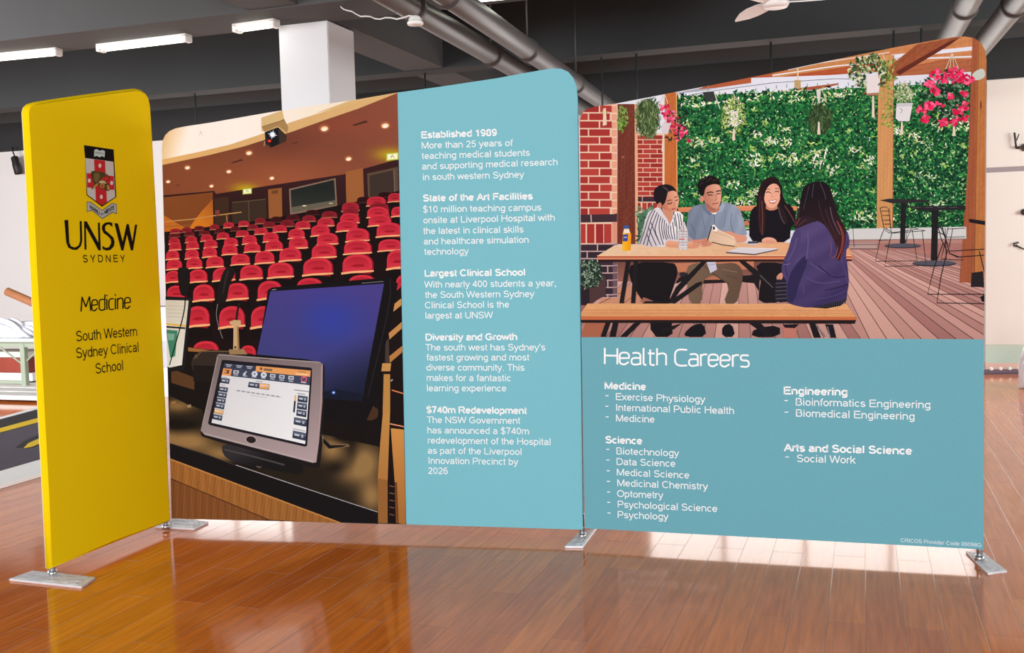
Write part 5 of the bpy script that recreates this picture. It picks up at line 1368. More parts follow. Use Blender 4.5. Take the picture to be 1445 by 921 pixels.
# person three: dark sweater, long hair
k = Art(PC, RC)
k.poly(Z8((360, 300), (358, 200), (368, 140), (390, 80), (430, 45), (480, 42), (512, 80), (525, 150), (535, 205), (575, 250), (612, 310), (612, 350), (560, 380), (420, 430), (370, 430)), (40, 22, 26), smooth=1)
k.poly(Z8((332, 245), (312, 300), (310, 468), (420, 468), (572, 468), (582, 360), (612, 340), (604, 255), (560, 215), (510, 225), (470, 262), (420, 255), (375, 225)), (22, 19, 27), smooth=1)
k.poly(Z8((420, 215), (490, 215), (495, 250), (470, 262), (440, 262), (418, 250)), (196, 132, 104))
k.poly(Z8((400, 150), (415, 110), (440, 86), (480, 80), (507, 105), (517, 150), (508, 200), (486, 238), (450, 252), (425, 232), (405, 195)), grad2((1076, 280), (236, 178, 150), (1100, 280), (228, 168, 142)), sub=4, smooth=1)
k.poly(Z8((395, 190), (398, 130), (420, 92), (450, 70), (490, 66), (515, 100), (528, 160), (545, 215), (600, 290), (614, 330), (606, 345), (560, 280), (520, 225), (508, 180), (514, 130), (494, 92), (462, 86), (430, 108), (412, 150), (406, 200)), (32, 19, 24), smooth=1)
k.poly(Z8((372, 160), (400, 130), (408, 190), (418, 240), (420, 320), (408, 430), (380, 425), (366, 330), (362, 240)), (44, 24, 28), smooth=1); k.line(Z8((392, 200), (398, 300), (394, 420)), 1.8, (96, 56, 52), smooth=1); k.line(Z8((380, 170), (376, 280), (384, 400)), 1.0, (72, 44, 46), smooth=1)
k.poly(Z8((490, 230), (520, 235), (550, 290), (560, 350), (530, 350), (505, 300)), (40, 26, 32), smooth=1); k.line(Z8((500, 240), (512, 300), (540, 350)), 1.0, (90, 76, 84), smooth=1); k.line(Z8((540, 230), (580, 290), (606, 340)), 1.3, (104, 62, 60), smooth=1)
k.line(Z8((414, 130), (430, 122), (448, 126)), .9, (84, 54, 48), smooth=1); k.line(Z8((478, 122), (492, 118), (506, 124)), .9, (84, 54, 48), smooth=1)
k.line(Z8((420, 146), (434, 140), (450, 148)), 1.2, (48, 30, 32), smooth=1); k.line(Z8((478, 142), (492, 136), (505, 144)), 1.2, (48, 30, 32), smooth=1)
k.line(Z8((462, 150), (452, 172), (474, 174)), .8, (196, 132, 108), smooth=1); k.ell(*Z8((430, 178))[0], 3.0, 2.2, (240, 172, 148)); k.ell(*Z8((497, 174))[0], 2.6, 2.0, (238, 170, 146))
k.poly(Z8((434, 194), (462, 196), (492, 188), (484, 208), (466, 220), (446, 214)), (182, 76, 74), smooth=1); k.poly(Z8((440, 197), (462, 200), (488, 193), (478, 206), (460, 211), (446, 206)), (248, 242, 238))
k.poly(Z8((388, 455), (408, 440), (440, 435), (478, 444), (497, 474), (470, 470), (460, 480), (430, 472), (402, 478)), grad(334, (238, 182, 156), 344, (214, 150, 124)), smooth=1)
for a in (((440, 450), (448, 474)), ((456, 448), (470, 472)), ((424, 452), (426, 472))): k.line(Z8(*a), .7, (186, 120, 98))
k.poly(Z8((345, 600), (520, 600), (560, 640), (540, 720), (520, 860), (370, 862), (375, 780), (390, 700)), (26, 22, 28), smooth=1)
k.poly(Z7b((85, 825), (215, 808), (215, 868), (70, 870)), (22, 19, 24), smooth=1); k.line(Z7b((130, 830), (160, 850)), .8, (90, 88, 96))
k.done('printed_person', photo_yard, 'printed smiling woman in a black sweater')

# ---- table with bottles, laptop, phone
k = Art(PC, RC)
for a in (((262, 490), (284, 490), (250, 700), (228, 700)), ((300, 490), (322, 490), (308, 700), (286, 700)), ((640, 490), (668, 490), (530, 640), (490, 700), (470, 700), (510, 620)), ((824, 490), (856, 490), (1000, 600), (990, 624), (900, 560)), ((480, 690), (610, 600), (640, 590), (640, 606), (500, 706)), ((540, 560), (570, 548), (570, 572), (520, 600), (505, 600)), ((845, 570), (930, 545), (925, 640), (900, 600), (850, 595)), ((360, 690), (440, 690), (440, 708), (330, 708))):
    k.poly(Z6b(*a), (30, 26, 30))
k.line(Z6b((930, 560), (995, 622)), .8, (110, 106, 112)); k.ell(*Z6b((545, 556))[0], 5, 3, (40, 40, 46))
k.done('printed_table_frame', photo_yard)
k = Art(PC, RC)
k.poly(Z6b((246, 350), (250, 338), (252, 326), (276, 326), (280, 340), (288, 356), (285, 435), (264, 440), (242, 435)), grad2((878, 340), (246, 190, 40), (891, 340), (232, 150, 20)), sub=4); k.poly(Z6b((250, 312), (276, 312), (278, 328), (250, 328)), (60, 92, 150)); k.poly(Z6b((246, 358), (272, 354), (270, 390), (246, 392)), (62, 74, 150)); k.poly(Z6b((252, 330), (276, 330), (282, 350), (248, 350)), (236, 226, 206)); k.line(Z6b((250, 372), (266, 370)), 1, (214, 220, 240))
k.done('printed_juice_bottle', photo_yard)
k = Art(PC, RC)
k.poly(Z7((548, 610), (565, 575), (585, 548), (588, 520), (612, 518), (620, 548), (640, 590), (646, 640), (640, 792), (600, 800), (552, 794)), lambda x, y: (206 + math.sin(x * 1.1) * 16, 200 + math.sin(x * 1.1) * 16, 202 + math.sin(x * 1.1) * 16), sub=4)
for yy in (610, 640, 665, 720, 750): k.line(Z7((552, yy), (640, yy + 3)), .9, (160, 152, 158))
k.line(Z7((556, 690), (612, 690)), 1.4, (196, 70, 80)); k.line(Z7((570, 560), (580, 620)), .9, (120, 116, 124)); k.line(Z7((600, 560), (606, 620)), .9, (128, 122, 130)); k.line(Z7((553, 760), (640, 762)), 1, (236, 230, 230))
k.done('printed_water_bottle', photo_yard)
k = Art(PC, RC)
k.poly(Z8((160, 532), (240, 502), (492, 508), (495, 516), (345, 548)), (212, 208, 214)); k.poly(Z8((160, 530), (345, 544), (495, 513), (495, 520), (345, 552), (162, 540)), (88, 84, 90)); k.line(Z8((235, 504), (490, 510)), .7, (236, 234, 238))
k.done('printed_laptop', photo_yard)
k = Art(PC, RC)
k.poly(Z8((303, 462), (368, 461), (370, 482), (304, 487)), (48, 46, 56)); k.poly(Z8((304, 477), (370, 474), (370, 484), (304, 490)), (196, 192, 198)); k.line(Z8((310, 465), (360, 464)), .9, (120, 120, 132))
k.done('printed_phone', photo_yard)
# ---- bench in front
k = Art(PC, RC)
for a in (((160, 795), (185, 795), (160, 868), (134, 868)), ((196, 795), (224, 795), (210, 868), (178, 868)), ((300, 800), (340, 795), (265, 868), (230, 868)), ((430, 830), (540, 800), (500, 830), (440, 850))): k.poly(Z6b(*a), (28, 24, 28))
for a in (((360, 800), (392, 800), (420, 872), (384, 872)), ((440, 805), (480, 805), (496, 872), (466, 872)), ((60, 800), (120, 800), (150, 830), (180, 868), (150, 870), (110, 835))): k.poly(Z7b(*a), (28, 24, 28))
k.line(Z7b((400, 815), (440, 866)), 1.6, (110, 112, 126)); k.line(Z7b((452, 815), (466, 868)), 1.4, (110, 112, 126))
BN = lambda x, y: tuple(v + math.sin(y * 1.4 + x * .015) * 5 for v in grad(428, (222, 166, 116), 447, (210, 148, 98))(x, y))
k.poly([(829.5, 428), (1194, 428.5), (1208.3, 447), (1208.3, 448), (818, 447), (818, 445)], BN, sub=8)
k.poly([(818, 446), (1208.4, 446.8), (1208.4, 451.2), (818, 451)], (196, 108, 66)); k.poly([(818, 451), (1208, 451.2), (1206, 456.5), (818, 455)], (34, 24, 26)); k.line([(826, 437), (1200, 438)], .7, (190, 122, 78)); k.line([(823, 441), (1203, 442)], .6, (196, 128, 82))
k.done('printed_bench', photo_yard)
# person four: from behind, purple sweater
k = Art(PC, RC)
k.poly(Z8((480, 712), (520, 700), (600, 720), (600, 850), (480, 862), (470, 790)), (34, 30, 42), smooth=1)
for yy in (735, 760, 785, 810, 835): k.line(Z8((482, yy), (556, yy - 4)), .9, (92, 92, 108))
k.poly(Z7b((228, 806), (300, 806), (296, 872), (236, 872)), (186, 118, 104)); k.poly(Z7b((228, 806), (310, 804), (290, 824), (240, 822)), (30, 22, 30))
k.poly(Z8((700, 860), (945, 800), (942, 842), (905, 880), (810, 898), (720, 892), (640, 880)), (28, 25, 34))
for i in range(16):
    x = 722 + i * 14; k.line(Z8((x, 893 - i * i * .11), (x + 8, 850 - i * 2)), .8, (74, 74, 88))
k.poly(Z8((625, 365), (690, 318), (800, 318), (900, 400), (945, 385), (962, 450), (958, 490), (935, 530), (950, 640), (958, 730), (945, 800), (935, 842), (860, 855), (760, 880), (690, 895), (610, 880), (560, 862), (552, 820), (556, 730), (530, 690), (518, 640), (530, 590), (560, 530), (590, 420)), lambda x, y: tuple(v + math.sin(x * .12 + y * .2) * 4 for v in grad2((1105, 320), (86, 72, 120), (1180, 430), (58, 48, 92))(x, y)), sub=6, smooth=1)
k.poly(Z8((590, 430), (625, 370), (650, 400), (640, 520), (600, 600), (590, 700), (560, 720), (528, 690), (518, 640), (535, 585), (565, 520)), (74, 62, 108), smooth=1)
k.poly(Z8((560, 720), (590, 640), (680, 540), (690, 600), (640, 720), (600, 860), (560, 860), (554, 800)), (46, 40, 78), smooth=1)
for a, c, w in ((((690, 400), (695, 480), (680, 580)), (94, 82, 132), 1.6), (((700, 600), (790, 660), (860, 690)), (84, 74, 122), 1.6), (((670, 690), (760, 740), (900, 720)), (82, 72, 120), 1.5), (((660, 740), (664, 800)), (80, 70, 116), 1.5), (((620, 440), (600, 520), (560, 590)), (92, 80, 130), 1.5), (((760, 620), (850, 700), (940, 690)), (40, 34, 68), 1.6), (((540, 590), (548, 650), (560, 690)), (48, 40, 76), 1.3), (((800, 780), (900, 760), (950, 740)), (42, 36, 70), 1.6), (((740, 840), (860, 820), (940, 780)), (76, 66, 112), 1.1), (((900, 560), (930, 640), (946, 730)), (76, 66, 114), 1.4), (((530, 610), (555, 615), (575, 605)), (112, 98, 150), 1.0)):
    k.line(Z8(*a), w, c, smooth=2)
k.poly(Z8((486, 692), (506, 670), (524, 664), (530, 690), (522, 712), (502, 708), (490, 712)), (206, 146, 126), smooth=1); k.line(Z8((498, 690), (492, 708)), .6, (160, 104, 90)); k.line(Z8((508, 688), (506, 708)), .6, (160, 104, 90))
k.poly(Z8((650, 150), (665, 108), (700, 84), (770, 70), (820, 88), (845, 140), (868, 230), (895, 310), (935, 370), (940, 430), (920, 540), (900, 590), (868, 582), (885, 500), (860, 460), (830, 400), (790, 345), (730, 322), (650, 345), (600, 372), (612, 330), (628, 270), (640, 210)), grad2((1160, 270), (26, 19, 26), (1180, 350), (58, 30, 34)), sub=6, smooth=1)
k.poly(Z8((640, 300), (700, 300), (760, 330), (700, 345), (610, 385), (604, 372)), (44, 30, 40), smooth=1)
for a, c, w in ((((730, 90), (722, 130), (718, 180)), (66, 58, 70), 1.3), (((770, 85), (800, 150), (806, 190)), (64, 56, 70), 1.4), (((700, 100), (680, 180), (660, 260)), (58, 48, 60), 1.2), (((835, 240), (850, 320), (900, 420)), (86, 74, 86), 1.5), (((805, 250), (830, 340), (880, 440)), (62, 46, 54), 1.2), (((880, 330), (920, 420), (908, 520), (880, 580)), (142, 66, 66), 1.6), (((900, 360), (932, 430), (905, 580)), (120, 52, 54), 1.3), (((640, 310), (612, 360)), (110, 52, 52), 1.6), (((680, 320), (630, 360)), (92, 46, 50), 1.2), (((760, 200), (780, 300), (850, 420), (880, 520)), (60, 40, 48), 1.2), (((838, 470), (846, 520), (832, 560)), (130, 84, 100), .8), (((885, 500), (875, 560), (840, 572)), (150, 78, 80), .9), (((640, 240), (628, 300), (606, 350)), (64, 44, 50), 1.2)):
    k.line(Z8(*a), w, c, smooth=2)
k.done('printed_person', photo_yard, 'printed long-haired woman in a purple sweater, seen from behind')

# ---- lettering
B1, B2 = zm(830, 470, 3.4107), zm(1080, 470, 2.878)
LAYER_TOP = PC.layer; PC.layer = .0012
q0, q1 = B1((78, 148))[0], B1((777, 163))[0]
strokes(PC, 'heading_lettering', PC.root, pen_text('Health Careers', q0[0], q0[1], q1[0], q1[1], 22.8), 2.5, m_inkwhite)
lettering(PC, 'heading_lettering', PC.root, tl(B1, [('Medicine', 80, 268, 278, 273, BD), ('Science', 84, 528, 260, 534, BD)], 9.8) + tl(B2, [('Engineering', 75, 247, 333, 253, BD), ('Arts and Social Science', 78, 478, 595, 492, BD)], 10.4), m_inkwhite)
rows = [('Exercise Physiology', 133, 321, 562, 334, 83, 300), ('International Public Health', 133, 373, 703, 389, 83, 351), ('Medicine', 134, 424, 320, 430, 84, 402), ('Biotechnology', 136, 582, 436, 593, 87, 558), ('Data Science', 137, 633, 420, 643, 88, 610), ('Medical Science', 138, 684, 487, 699, 89, 661), ('Medicinal Chemistry', 140, 735, 575, 753, 90, 712), ('Optometry', 140, 787, 360, 795, 91, 763), ('Psychological Science', 142, 838, 622, 860, 92, 813), ('Psychology', 142, 888, 385, 898, 93, 864)]
lettering(PC, 'list_lettering', PC.root, tl(B1, [r[:5] for r in rows], 9.8), m_inkwhite)
rows2 = [('Bioinformatics Engineering', 123, 293, 670, 305, 77, 273), ('Biomedical Engineering', 124, 338, 606, 352, 78, 320), ('Social Work', 128, 522, 365, 529, 81, 502)]
lettering(PC, 'list_lettering', PC.root, tl(B2, [r[:5] for r in rows2], 10.4), m_inkwhite)
for T, rs in ((B1, rows), (B2, rows2)):
    for r in rs:
        w = 15
        strokes(PC, 'list_dash', PC.root, [T((r[5], r[6]), (r[5] + w, r[6] + .4))], 1.2, m_inkwhite)
lettering(PC, 'small_print_lettering', PC.root, tl(B2, [('CRICOS Provider Code 00098G', 550, 847, 877, 867, .16)], 5.4), m_inkpale)
foot(PC, PC.len / 2 - .015, [(1363, 777), (1389, 779.5), (1421, 804.5), (1394, 808)], .14)
# ------------------------------------------------------------------ ceiling things
GL_ = 'fluorescent battens along the near ceiling beam'
m_cap = mat('grey_lamp_cap', (176, 178, 176), .5)
def batten(pa, pb, label, z=3.6):
    a = G(*pa, z); b = G(*pb, z)
    d = (b - a); L_ = d.length
    t = thing('fluorescent_light', label, 'lamp', (a + b) / 2, math.atan2(d.y, d.x))
    bm = bmesh.new()
    add_box(bm, (0, 0, .05), (L_, .10, .05), bevel=.006)
    for s in (-1, 1): add_box(bm, (s * (L_ / 2 - .025), 0, .015), (.05, .10, .07), bevel=.006)
    h = link_mesh('housing', bm, m_lampwhite, t)
    for s in (-1, 1):
        bm = bmesh.new(); add_tube(bm, [(-L_ / 2 + .05, s * .028, .008), (L_ / 2 - .05, s * .028, .008)], .019, 12)
        link_mesh('tube', bm, m_tube, t, True)
        bm = bmesh.new(); add_tube(bm, [(s * L_ * .36, 0, .07), (s * L_ * .36, 0, ZC - z)], .006, 8)
        link_mesh('hanger', bm, m_rod, t)
        bm = bmesh.new(); add_tube(bm, [(s * (L_ / 2 - .05), -.045, .0), (s * (L_ / 2 - .05), .045, .0)], .012, 8)
        link_mesh('socket', bm, m_cap, t)
    return t
batten((-42, 87.5), (84, 75.5), 'lit fluorescent batten cut off by the left edge of the photo')
batten((140, 71), (267, 56), 'lit fluorescent batten hanging between two others above the yellow panel')
batten((332, 43.5), (391, 35.4), 'lit fluorescent batten ending at the white column')
batten((664, 1), (792, -11), 'lit fluorescent batten at the top edge, right of the ceiling ducts')

RAD = .09
ZP = 3.3
def duct(p, q, collars, label, t0=-6.0):
    a = G(*p, ZP); b = G(*q, ZP)
    d = (b - a).normalized()
    # run from well before the frame to just short of the back wall
    tend = ((W1 - a).dot(V) - .05) / d.dot(V)
    a0 = a + d * t0; b0 = a + d * tend
    t = thing('ceiling_duct', label, 'pipe', a0)
    t.rotation_euler = (0, 0, 0)
    bm = bmesh.new(); add_tube(bm, [Vector((0, 0, 0)), b0 - a0], RAD, 28)
    link_mesh('pipe', bm, m_pipe, t, True)
    for c in collars:
        g = G(*c, ZP); s = (g - a0).dot(d)
        bm = bmesh.new(); add_tube(bm, [d * (s - .03), d * (s + .03)], RAD + .012, 28)
        add_tube(bm, [d * s + Vector((0, 0, RAD)), d * s + Vector((0, 0, ZC - ZP))], .007, 8)
        link_mesh('collar', bm, m_collar, t, True)
    return t
duct((563, 0), (732, 99.7), [(583, 11), (693, 77)], 'grey round ceiling duct nearer the white column, with dark collars')
duct((644, 0), (780, 95), [(632, -9), (745, 70), (812, 118)], 'grey round ceiling duct running down behind the top right corner of the teal text panel')
duct((1367, 0), (1338, 54), [(1363, 9)], 'grey round ceiling duct above the timber brace at the upper right')
duct((1437, 0), (1387, 62), [(1432, 6)], 'rightmost grey ceiling duct, above the rounded corner of the courtyard panel')

# thin rods hanging off the far beam
gr = 'thin dark rods hanging below the far ceiling beam'
rod0 = None
h2 = -hb2 - .15
for px in (273, 599, 811, 849, 898, 1088, 1261, 1300):
    d = ray(px, 90)
    t_ = ((W1 + V * hb2 + V * .18) - CAM).dot(V) / d.dot(V)
    p = CAM + d * t_
    if rod0 is None:
        rod0 = thing('hanger_rod', 'thin dark rod hanging from the ceiling behind the printed panels', 'rod', (p.x, p.y, 2.75), 0, gr)
        bm = bmesh.new(); add_tube(bm, [(0, 0, 0), (0, 0, .905)], .011, 8); link_mesh('rod', bm, m_rod, rod0, True)
        bm = bmesh.new(); add_tube(bm, [(0, 0, -.02), (0, 0, .03)], .02, 8); link_mesh('end_nut', bm, m_collar, rod0)
    else:
        c = copy_tree(rod0); c.location = (p.x, p.y, 2.75)

# ceiling fan at the top edge
m_fan = mat('white_fan_paint', (240, 240, 240), .35)
hub = G(1094.5, 5, 3.35)
t = thing('ceiling_fan', 'white ceiling fan cut off by the top edge of the photo', 'fan', hub)
bm = bmesh.new(); add_lathe(bm, [(.02, -.03), (.085, -.03), (.098, -.012), (.1, .02), (.1, .11), (.08, .14), (.03, .16)], 28); link_mesh('motor', bm, m_fan, t, True)
bm = bmesh.new(); add_tube(bm, [(0, 0, .15), (0, 0, ZC - 3.35)], .014, 10); link_mesh('downrod', bm, m_fan, t, True)
tip = G(1043, 28, 3.37) - hub
ang0 = math.atan2(tip.y, tip.x)
for i in range(3):
    bm = bmesh.new()
    prof = [(.07, .035), (.18, .05), (.32, .055), (.45, .045), (.56, .02), (.62, .004)]
    top = []; bot = []
    for x, w in prof:
        for s, lst in ((1, top), (-1, bot)):
            lst.append((x, s * w - (x - .07) ** 2 * .15, .01 + s * w * .35))
    vs = []
    for dz in (0.004, -.004):
        vs.append([bm.verts.new((p[0], p[1], p[2] + dz)) for p in top] + [bm.verts.new((p[0], p[1], p[2] + dz)) for p in bot[::-1]])
    n = len(prof)
    for k, vv in enumerate(vs):
        for j in range(n - 1):
            q = (vv[j], vv[j + 1], vv[2 * n - 2 - j], vv[2 * n - 1 - j]); bm.faces.new(q if k == 0 else q[::-1])
    for j in range(2 * n):
        jj = (j + 1) % (2 * n)
        bm.faces.new((vs[0][j], vs[1][j], vs[1][jj], vs[0][jj]))
    o = link_mesh('blade', bm, m_fan, t); o.rotation_euler = (0, 0, ang0 + .12 + i * 2 * math.pi / 3)

# small dome on a white cable
p = G(586, 33, 3.05)
t = thing('dome_sensor', 'small white dome hanging on a wavy white cable in front of the ducts', 'sensor', p)
bm = bmesh.new(); add_lathe(bm, [(.01, -.012), (.05, -.01), (.054, 0), (.05, .01), (.046, .012), (.042, .03), (.03, .045), (.01, .052)], 24); link_mesh('dome', bm, m_lampwhite, t, True)
bm = bmesh.new()
e = G(430, -36, ZC) - p
pts = []
for i in range(26):
    f = i / 25
    pts.append(Vector((0, 0, .045)) * (1 - f) + e * f + Vector((0, 0, -.16 * math.sin(math.pi * f) + .008 * math.sin(i * 1.7))))
add_tube(bm, pts, .0055, 8); link_mesh('cable', bm, m_lampwhite, t, True)

# black spotlight on the band at the far left
p = onwall(19, None, 228, .16); p.z = 3.475 - .06
t = thing('spotlight', 'black cylinder spotlight hanging at the head of the far white wall', 'lamp', p)
bm = bmesh.new(); add_tube(bm, [(0, 0, .10), (0, 0, .02), (.02, 0, -.03), (.02, 0, -.08)], .012, 8); link_mesh('bracket', bm, m_black, t, True)
Rm = Matrix.Translation(Vector((.02, 0, -.06))) @ Matrix.Rotation(math.radians(168), 4, 'Y')
bm = bmesh.new(); add_lathe(bm, [(.02, -.015), (.055, 0), (.06, .015), (.06, .10), (.066, .12), (.066, .27), (.058, .28), (.052, .255), (.02, .25)], 20, Rm); link_mesh('barrel', bm, m_black, t, True)

# ------------------------------------------------------------------ left background
m_tabtop = mat('pale_green_tabletop', (206, 217, 210), .35, noise=.04, scale=4)
m_tableg = mat('grey_green_table_leg', (150, 160, 140), .6, noise=.05)
m_kraft = mat('brown_cardboard', (176, 116, 78), .7, noise=.07, scale=5)
m_kraftshade = mat('shaded_tube_mouth', (62, 40, 32), .9)
m_sheet = mat('white_plastic_sheet', (226, 227, 236), .3, noise=.06, scale=9, bump=.3)
m_redbox = mat('red_brown_box', (138, 52, 36), .7, noise=.12, scale=6)
m_board = mat('white_board', (232, 229, 226), .5, noise=.03)
ZT = .67
d = ray(10, 545)
p0 = G(10, 552, 0)
c0 = Vector((p0.x, p0.y, 0))
def tb(a, b, z): return U * a + V * b + Vector((0, 0, z))
t = thing('work_table', 'long pale-topped work table with green legs behind the yellow panel', 'table', c0, 0)
bm = bmesh.new(); add_box(bm, tb(-.6, .45, ZT - .02), (3.6, 1.1, .04), YAW, bevel=.006); link_mesh('tabletop', bm, m_tabtop, t)
bm = bmesh.new()
for b in (0, .9): add_box(bm, tb(-.6, b, ZT - .075), (3.4, .05, .07), YAW)
link_mesh('apron', bm, m_tableg, t)
for a in (.30, 1.1, -2.25):
    for b in (0, .9):
        bm = bmesh.new(); add_box(bm, tb(a, b, (ZT - .04) / 2), (.075, .06, ZT - .04), YAW, bevel=.004); link_mesh('leg', bm, m_tableg, t)
bm = bmesh.new(); add_tube(bm, [tb(-.12, -.005, ZT - .08), tb(.3, -.005, .33)], .012, 8); link_mesh('brace', bm, m_tableg, t)
bm = bmesh.new(); add_tube(bm, [tb(.3, .0, .36), tb(.62, .0, ZT - .08)], .012, 8); link_mesh('brace', bm, m_tableg, t)
bm = bmesh.new(); add_box(bm, tb(-.98, 0, .12), (2.5, .03, .04), YAW); link_mesh('stretcher', bm, m_tableg, t)

def blob(name, c, size, label, cat, seed, m, sub=4, amp=.35):
    rr = random.Random(seed)
    bm = bmesh.new()
    bmesh.ops.create_icosphere(bm, subdivisions=sub, radius=1.0)
    ph = [(rr.uniform(2, 7), rr.uniform(2, 7), rr.uniform(2, 7), rr.uniform(0, 6)) for _ in range(9)]
    for v in bm.verts:
        n = sum(math.sin(a * v.co.x + b * v.co.y + c_ * v.co.z + d_) for a, b, c_, d_ in ph) / 9 * amp * 2.2
        n = abs(n) * 1.0 - .1 + rr.uniform(-.02, .02)
        q = v.co * (1 + n)
        q.z = max(q.z, -.35)
        v.co = Vector((q.x * size[0], q.y * size[1], (q.z + .35) * size[2]))
    bmesh.ops.rotate(bm, verts=bm.verts, cent=(0, 0, 0), matrix=Matrix.Rotation(YAW, 3, 'Z'))
    o = link_mesh(name, bm, m, None, True)
    o.location = c; o['label'] = label; o['category'] = cat
    return o
blob('plastic_sheeting', c0 + tb(.02, .2, ZT + .002), (.32, .17, .15), 'crumpled heap of white plastic sheeting on the pale work table', 'plastic sheet', 4, m_sheet, 5, .5)
# cardboard tube leaning from the table against the wall
a = c0 + tb(.62, .85, ZT + .06); b = at_depth(10, 411, (c0 + tb(-.1, .92, 0)).y)
t = thing('cardboard_tube', 'long brown cardboard tube propped above the plastic heap', 'tube', a)
dv = b - a; dn = dv.normalized()
bm = bmesh.new(); add_tube(bm, [Vector((0, 0, 0)), dv], .055, 20); link_mesh('tube_wall', bm, m_kraft, t, True)
bm = bmesh.new(); add_tube(bm, [dv - dn * .01, dv + dn * .002], .046, 20); link_mesh('shaded_end_disc', bm, m_kraftshade, t)  # flat disc on the closed end; the hollow's shade is its colour
# things stored under the table
def under(name, a, b, z, s, m, label, cat):
    bm = bmesh.new(); add_box(bm, (0, 0, s[2] / 2), s, 0, bevel=.006)
    o = link_mesh(name, bm, m); o.location = c0 + tb(a, b, z); o.rotation_euler = (0, 0, YAW); o['label'] = label; o['category'] = cat
    return o
m_blackblk = mat('dark_block', (44, 38, 36), .7)
bm = bmesh.new(); add_box(bm, (0, 0, .15), (1.1, .45, .10), bevel=.006)
t = thing('low_pallet', 'low white pallet on dark blocks under the work table', 'pallet', c0 + tb(-.38, .48, 0), YAW)
link_mesh('deck', bm, m_board, t)
for x in (-.48, 0, .48):
    bm = bmesh.new(); add_box(bm, (x, 0, .05), (.1, .42, .1)); link_mesh('block', bm, m_blackblk, t)
bm = bmesh.new(); add_box(bm, (0, 0, .10), (.72, .4, .20), bevel=.006)
t = thing('storage_box', 'red-brown box with a white lid on the low pallet under the table', 'box', c0 + tb(-.28, .48, .202), YAW)
link_mesh('box_body', bm, m_redbox, t)
bm = bmesh.new(); add_box(bm, (0, 0, .235), (.76, .43, .07), bevel=.008); link_mesh('lid', bm, m_board, t)

# boards lying on the floor
lb = ('nearest', 'second', 'third', 'farthest')
q0 = G(20, 562, .05); q0.z = 0
b0 = None
for i in range(4):
    bm = bmesh.new() if b0 is None else None
    loc = q0 + U * (-.75) + V * (.17 + i * .34) + Vector((0, 0, .0))
    if b0 is None:
        add_box(bm, (0, 0, .055), (3.4, .30, .05), bevel=.004)
        b0 = thing('floor_board', '', 'board', loc, YAW, 'white boards lying flat in front of the work table')
        link_mesh('board_face', bm, m_board, b0)
        for x in (-1.4, 0, 1.4):
            bm = bmesh.new(); add_box(bm, (x, 0, .015), (.06, .28, .03)); link_mesh('batten', bm, m_tableg, b0)
        c = b0
    else:
        c = copy_tree(b0); c.location = loc
    c['label'] = '%s of the four long white boards lying flat in front of the work table' % lb[i]

# dark printed banner lying on the floor, white edge
m_bandark = mat('dark_violet_print', (78, 70, 82), .75, noise=.06, scale=5)
m_banedge = mat('white_banner_edge', (244, 243, 240), .6)
m_banyel = mat('yellow_print', (226, 190, 30), .7)
m_banblk = mat('black_print', (36, 31, 34), .75)
def gz(px, py, z): return G(px, py, z)
base_pts = [(-170, 733), (176, 633), (176, 541), (-170, 634)]
org = G(60, 640, 0)
t = thing('fabric_banner', 'dark violet banner with yellow curves lying on the floor at the left', 'banner', org)
def bq(name, pts, z, h, m):
    bm = bmesh.new(); add_quadprism(bm, [G(x, y, z) - org for x, y in pts], h); return link_mesh(name, bm, m, t)
bq('white_border', base_pts, .03, .028, m_banedge)
bq('dark_print', [(-170, 713), (176, 613), (176, 544), (-170, 637)], .032, .003, m_bandark)
bq('black_strip', [(-170, 651), (176, 557), (176, 545), (-170, 638)], .034, .002, m_banblk)
bq('yellow_stripe', [(-170, 655), (176, 563), (176, 556), (-170, 650)], .036, .002, m_banyel)
bq('black_leaf', [(22, 631), (34, 622), (56, 612), (90, 603), (90, 616), (56, 622), (38, 630)], .036, .002, m_banblk)
bq('yellow_leaf', [(33, 632), (40, 625), (58, 617), (92, 608), (92, 618), (60, 624), (45, 630)], .038, .002, m_banyel)
# boxes seen through the gap behind the yellow panel
gp = G(236, 556, 0)
for i, (w, h, z, m, lab) in enumerate(((.46, .34, 0, m_board, 'white carton at the bottom of the stack seen in the gap behind the yellow panel'),
                                     (.42, .30, .342, mat('grey_carton', (196, 196, 204), .7, noise=.05), 'grey carton in the middle of the stack seen in the gap behind the yellow panel'),
                                     (.38, .40, .644, mat('pale_carton', (222, 220, 226), .7, noise=.05), 'pale carton on top of the stack seen in the gap behind the yellow panel'))):
    t = thing('carton', lab, 'box', gp + Vector((0, 0, z)), YAW, 'cartons stacked behind the yellow panel')
    bm = bmesh.new(); add_box(bm, (0, 0, h / 2), (w, .4, h), bevel=.004); link_mesh('carton_body', bm, m, t)
    bm = bmesh.new(); add_box(bm, (0, 0, h - .001), (.06, .404, .006)); link_mesh('tape', bm, m_kraft, t)

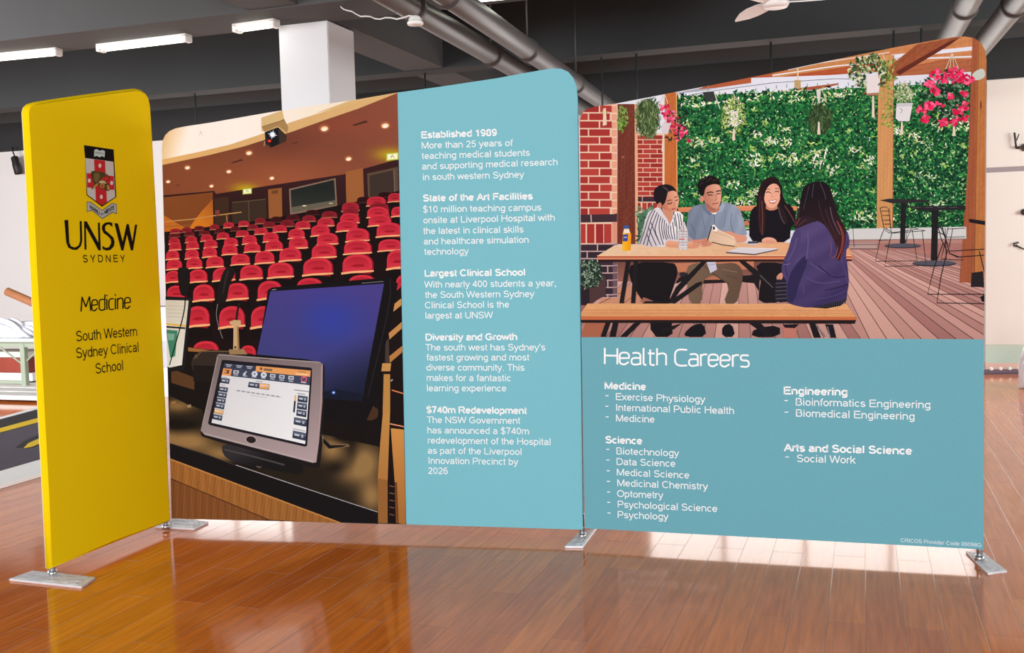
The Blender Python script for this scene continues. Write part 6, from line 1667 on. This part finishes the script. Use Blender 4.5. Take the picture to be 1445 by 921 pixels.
# ------------------------------------------------------------------ right background
bm = bmesh.new()
add_quadprism(bm, [wp(w1b + .03, .33, .012), wp(9, .33, .012), wp(9, .33, 0), wp(w1b + .03, .33, 0)], .22)
struct('trim_8', bm, mat('pale_green_wall_base', (190, 208, 194), .6, noise=.05, scale=3))
bm = bmesh.new()
add_quadprism(bm, [wp(w1b + .03, .11, .02), wp(9, .11, .02), wp(9, .11, 0), wp(w1b + .03, .11, 0)], .11)
struct('baseboard_right', bm, mat('pink_skirting', (228, 190, 176), .6))
r0 = G(1378, 528, 0); r1 = G(1438, 527, 0)
rd = (r1 - r0).normalized()
t = thing('floor_rail', 'dark rail with white studs lying on the floor along the right wall', 'rail', r0, math.atan2(rd.y, rd.x))
Lr = (r1 - r0).length
bm = bmesh.new(); add_box(bm, (Lr / 2, 0, .03), (Lr, .05, .05), bevel=.008); add_box(bm, (Lr / 2, 0, .004), (Lr, .09, .008)); link_mesh('rail_body', bm, mat('violet_grey_metal', (96, 74, 88), .4), t)
for i in range(5):
    bm = bmesh.new(); bmesh.ops.create_uvsphere(bm, u_segments=14, v_segments=8, radius=.024)
    for v in bm.verts: v.co += Vector((.06 + i * .105, -.01, .062))
    link_mesh('stud', bm, m_lampwhite, t, True)
m_hook = mat('dark_iron', (66, 54, 50), .5, metal=.4)
def wl(px, py, off): return onwall(px, None, py, off)
p = wl(1441, 208, .02)
t = thing('wall_bracket', 'dark iron bracket with an upright prong, upper one on the cream wall', 'hook', p)
bm = bmesh.new()
for pts, r in (([wl(1445, 207.5, .03), wl(1435, 208.5, .07)], .016), ([wl(1434, 209, .07), wl(1431.5, 187, .08)], .011), ([wl(1434.5, 198, .07), wl(1438, 189, .1)], .006)):
    add_tube(bm, [q - p for q in pts], r, 10)
link_mesh('prong', bm, m_hook, t, True)
bm = bmesh.new(); add_tube(bm, [wl(1446, 208, .02) - p, wl(1446, 208, .045) - p], .045, 14); link_mesh('wall_plate', bm, m_hook, t)
p = wl(1436, 346, .02)
t = thing('wall_bracket', 'small hooked bracket, lower one on the cream wall', 'hook', p)
bm = bmesh.new()
for pts, r in (([wl(1437, 342, .02), wl(1431, 343.5, .05), wl(1430.5, 347, .06)], .010), ([wl(1433, 346, .03), wl(1445, 351.5, .05)], .009)):
    add_tube(bm, [q - p for q in pts], r, 10)
link_mesh('prong', bm, m_hook, t, True)
bm = bmesh.new(); add_tube(bm, [wl(1434, 346.5, .02) - p, wl(1434, 346.5, .04) - p], .016, 12); link_mesh('wall_plate', bm, m_hook, t)
p = wl(1444, 299, .02)
t = thing('wall_bracket', 'dark bracket cut by the right edge, middle one on the cream wall', 'hook', p)
bm = bmesh.new(); add_tube(bm, [wl(1446, 299, .02) - p, wl(1443, 299.5, .08) - p], .022, 12); link_mesh('prong', bm, m_hook, t, True)
bm = bmesh.new(); add_tube(bm, [wl(1446, 299, .02) - p, wl(1446, 299, .045) - p], .04, 12); link_mesh('wall_plate', bm, m_hook, t)
g = G(1457, 548, 0)
blob('plastic_bundle', g + Vector((0, 0, .002)), (.11, .11, .50), 'tall white plastic-wrapped bundle cut off by the right edge', 'bundle', 12, m_sheet, 4, .3)
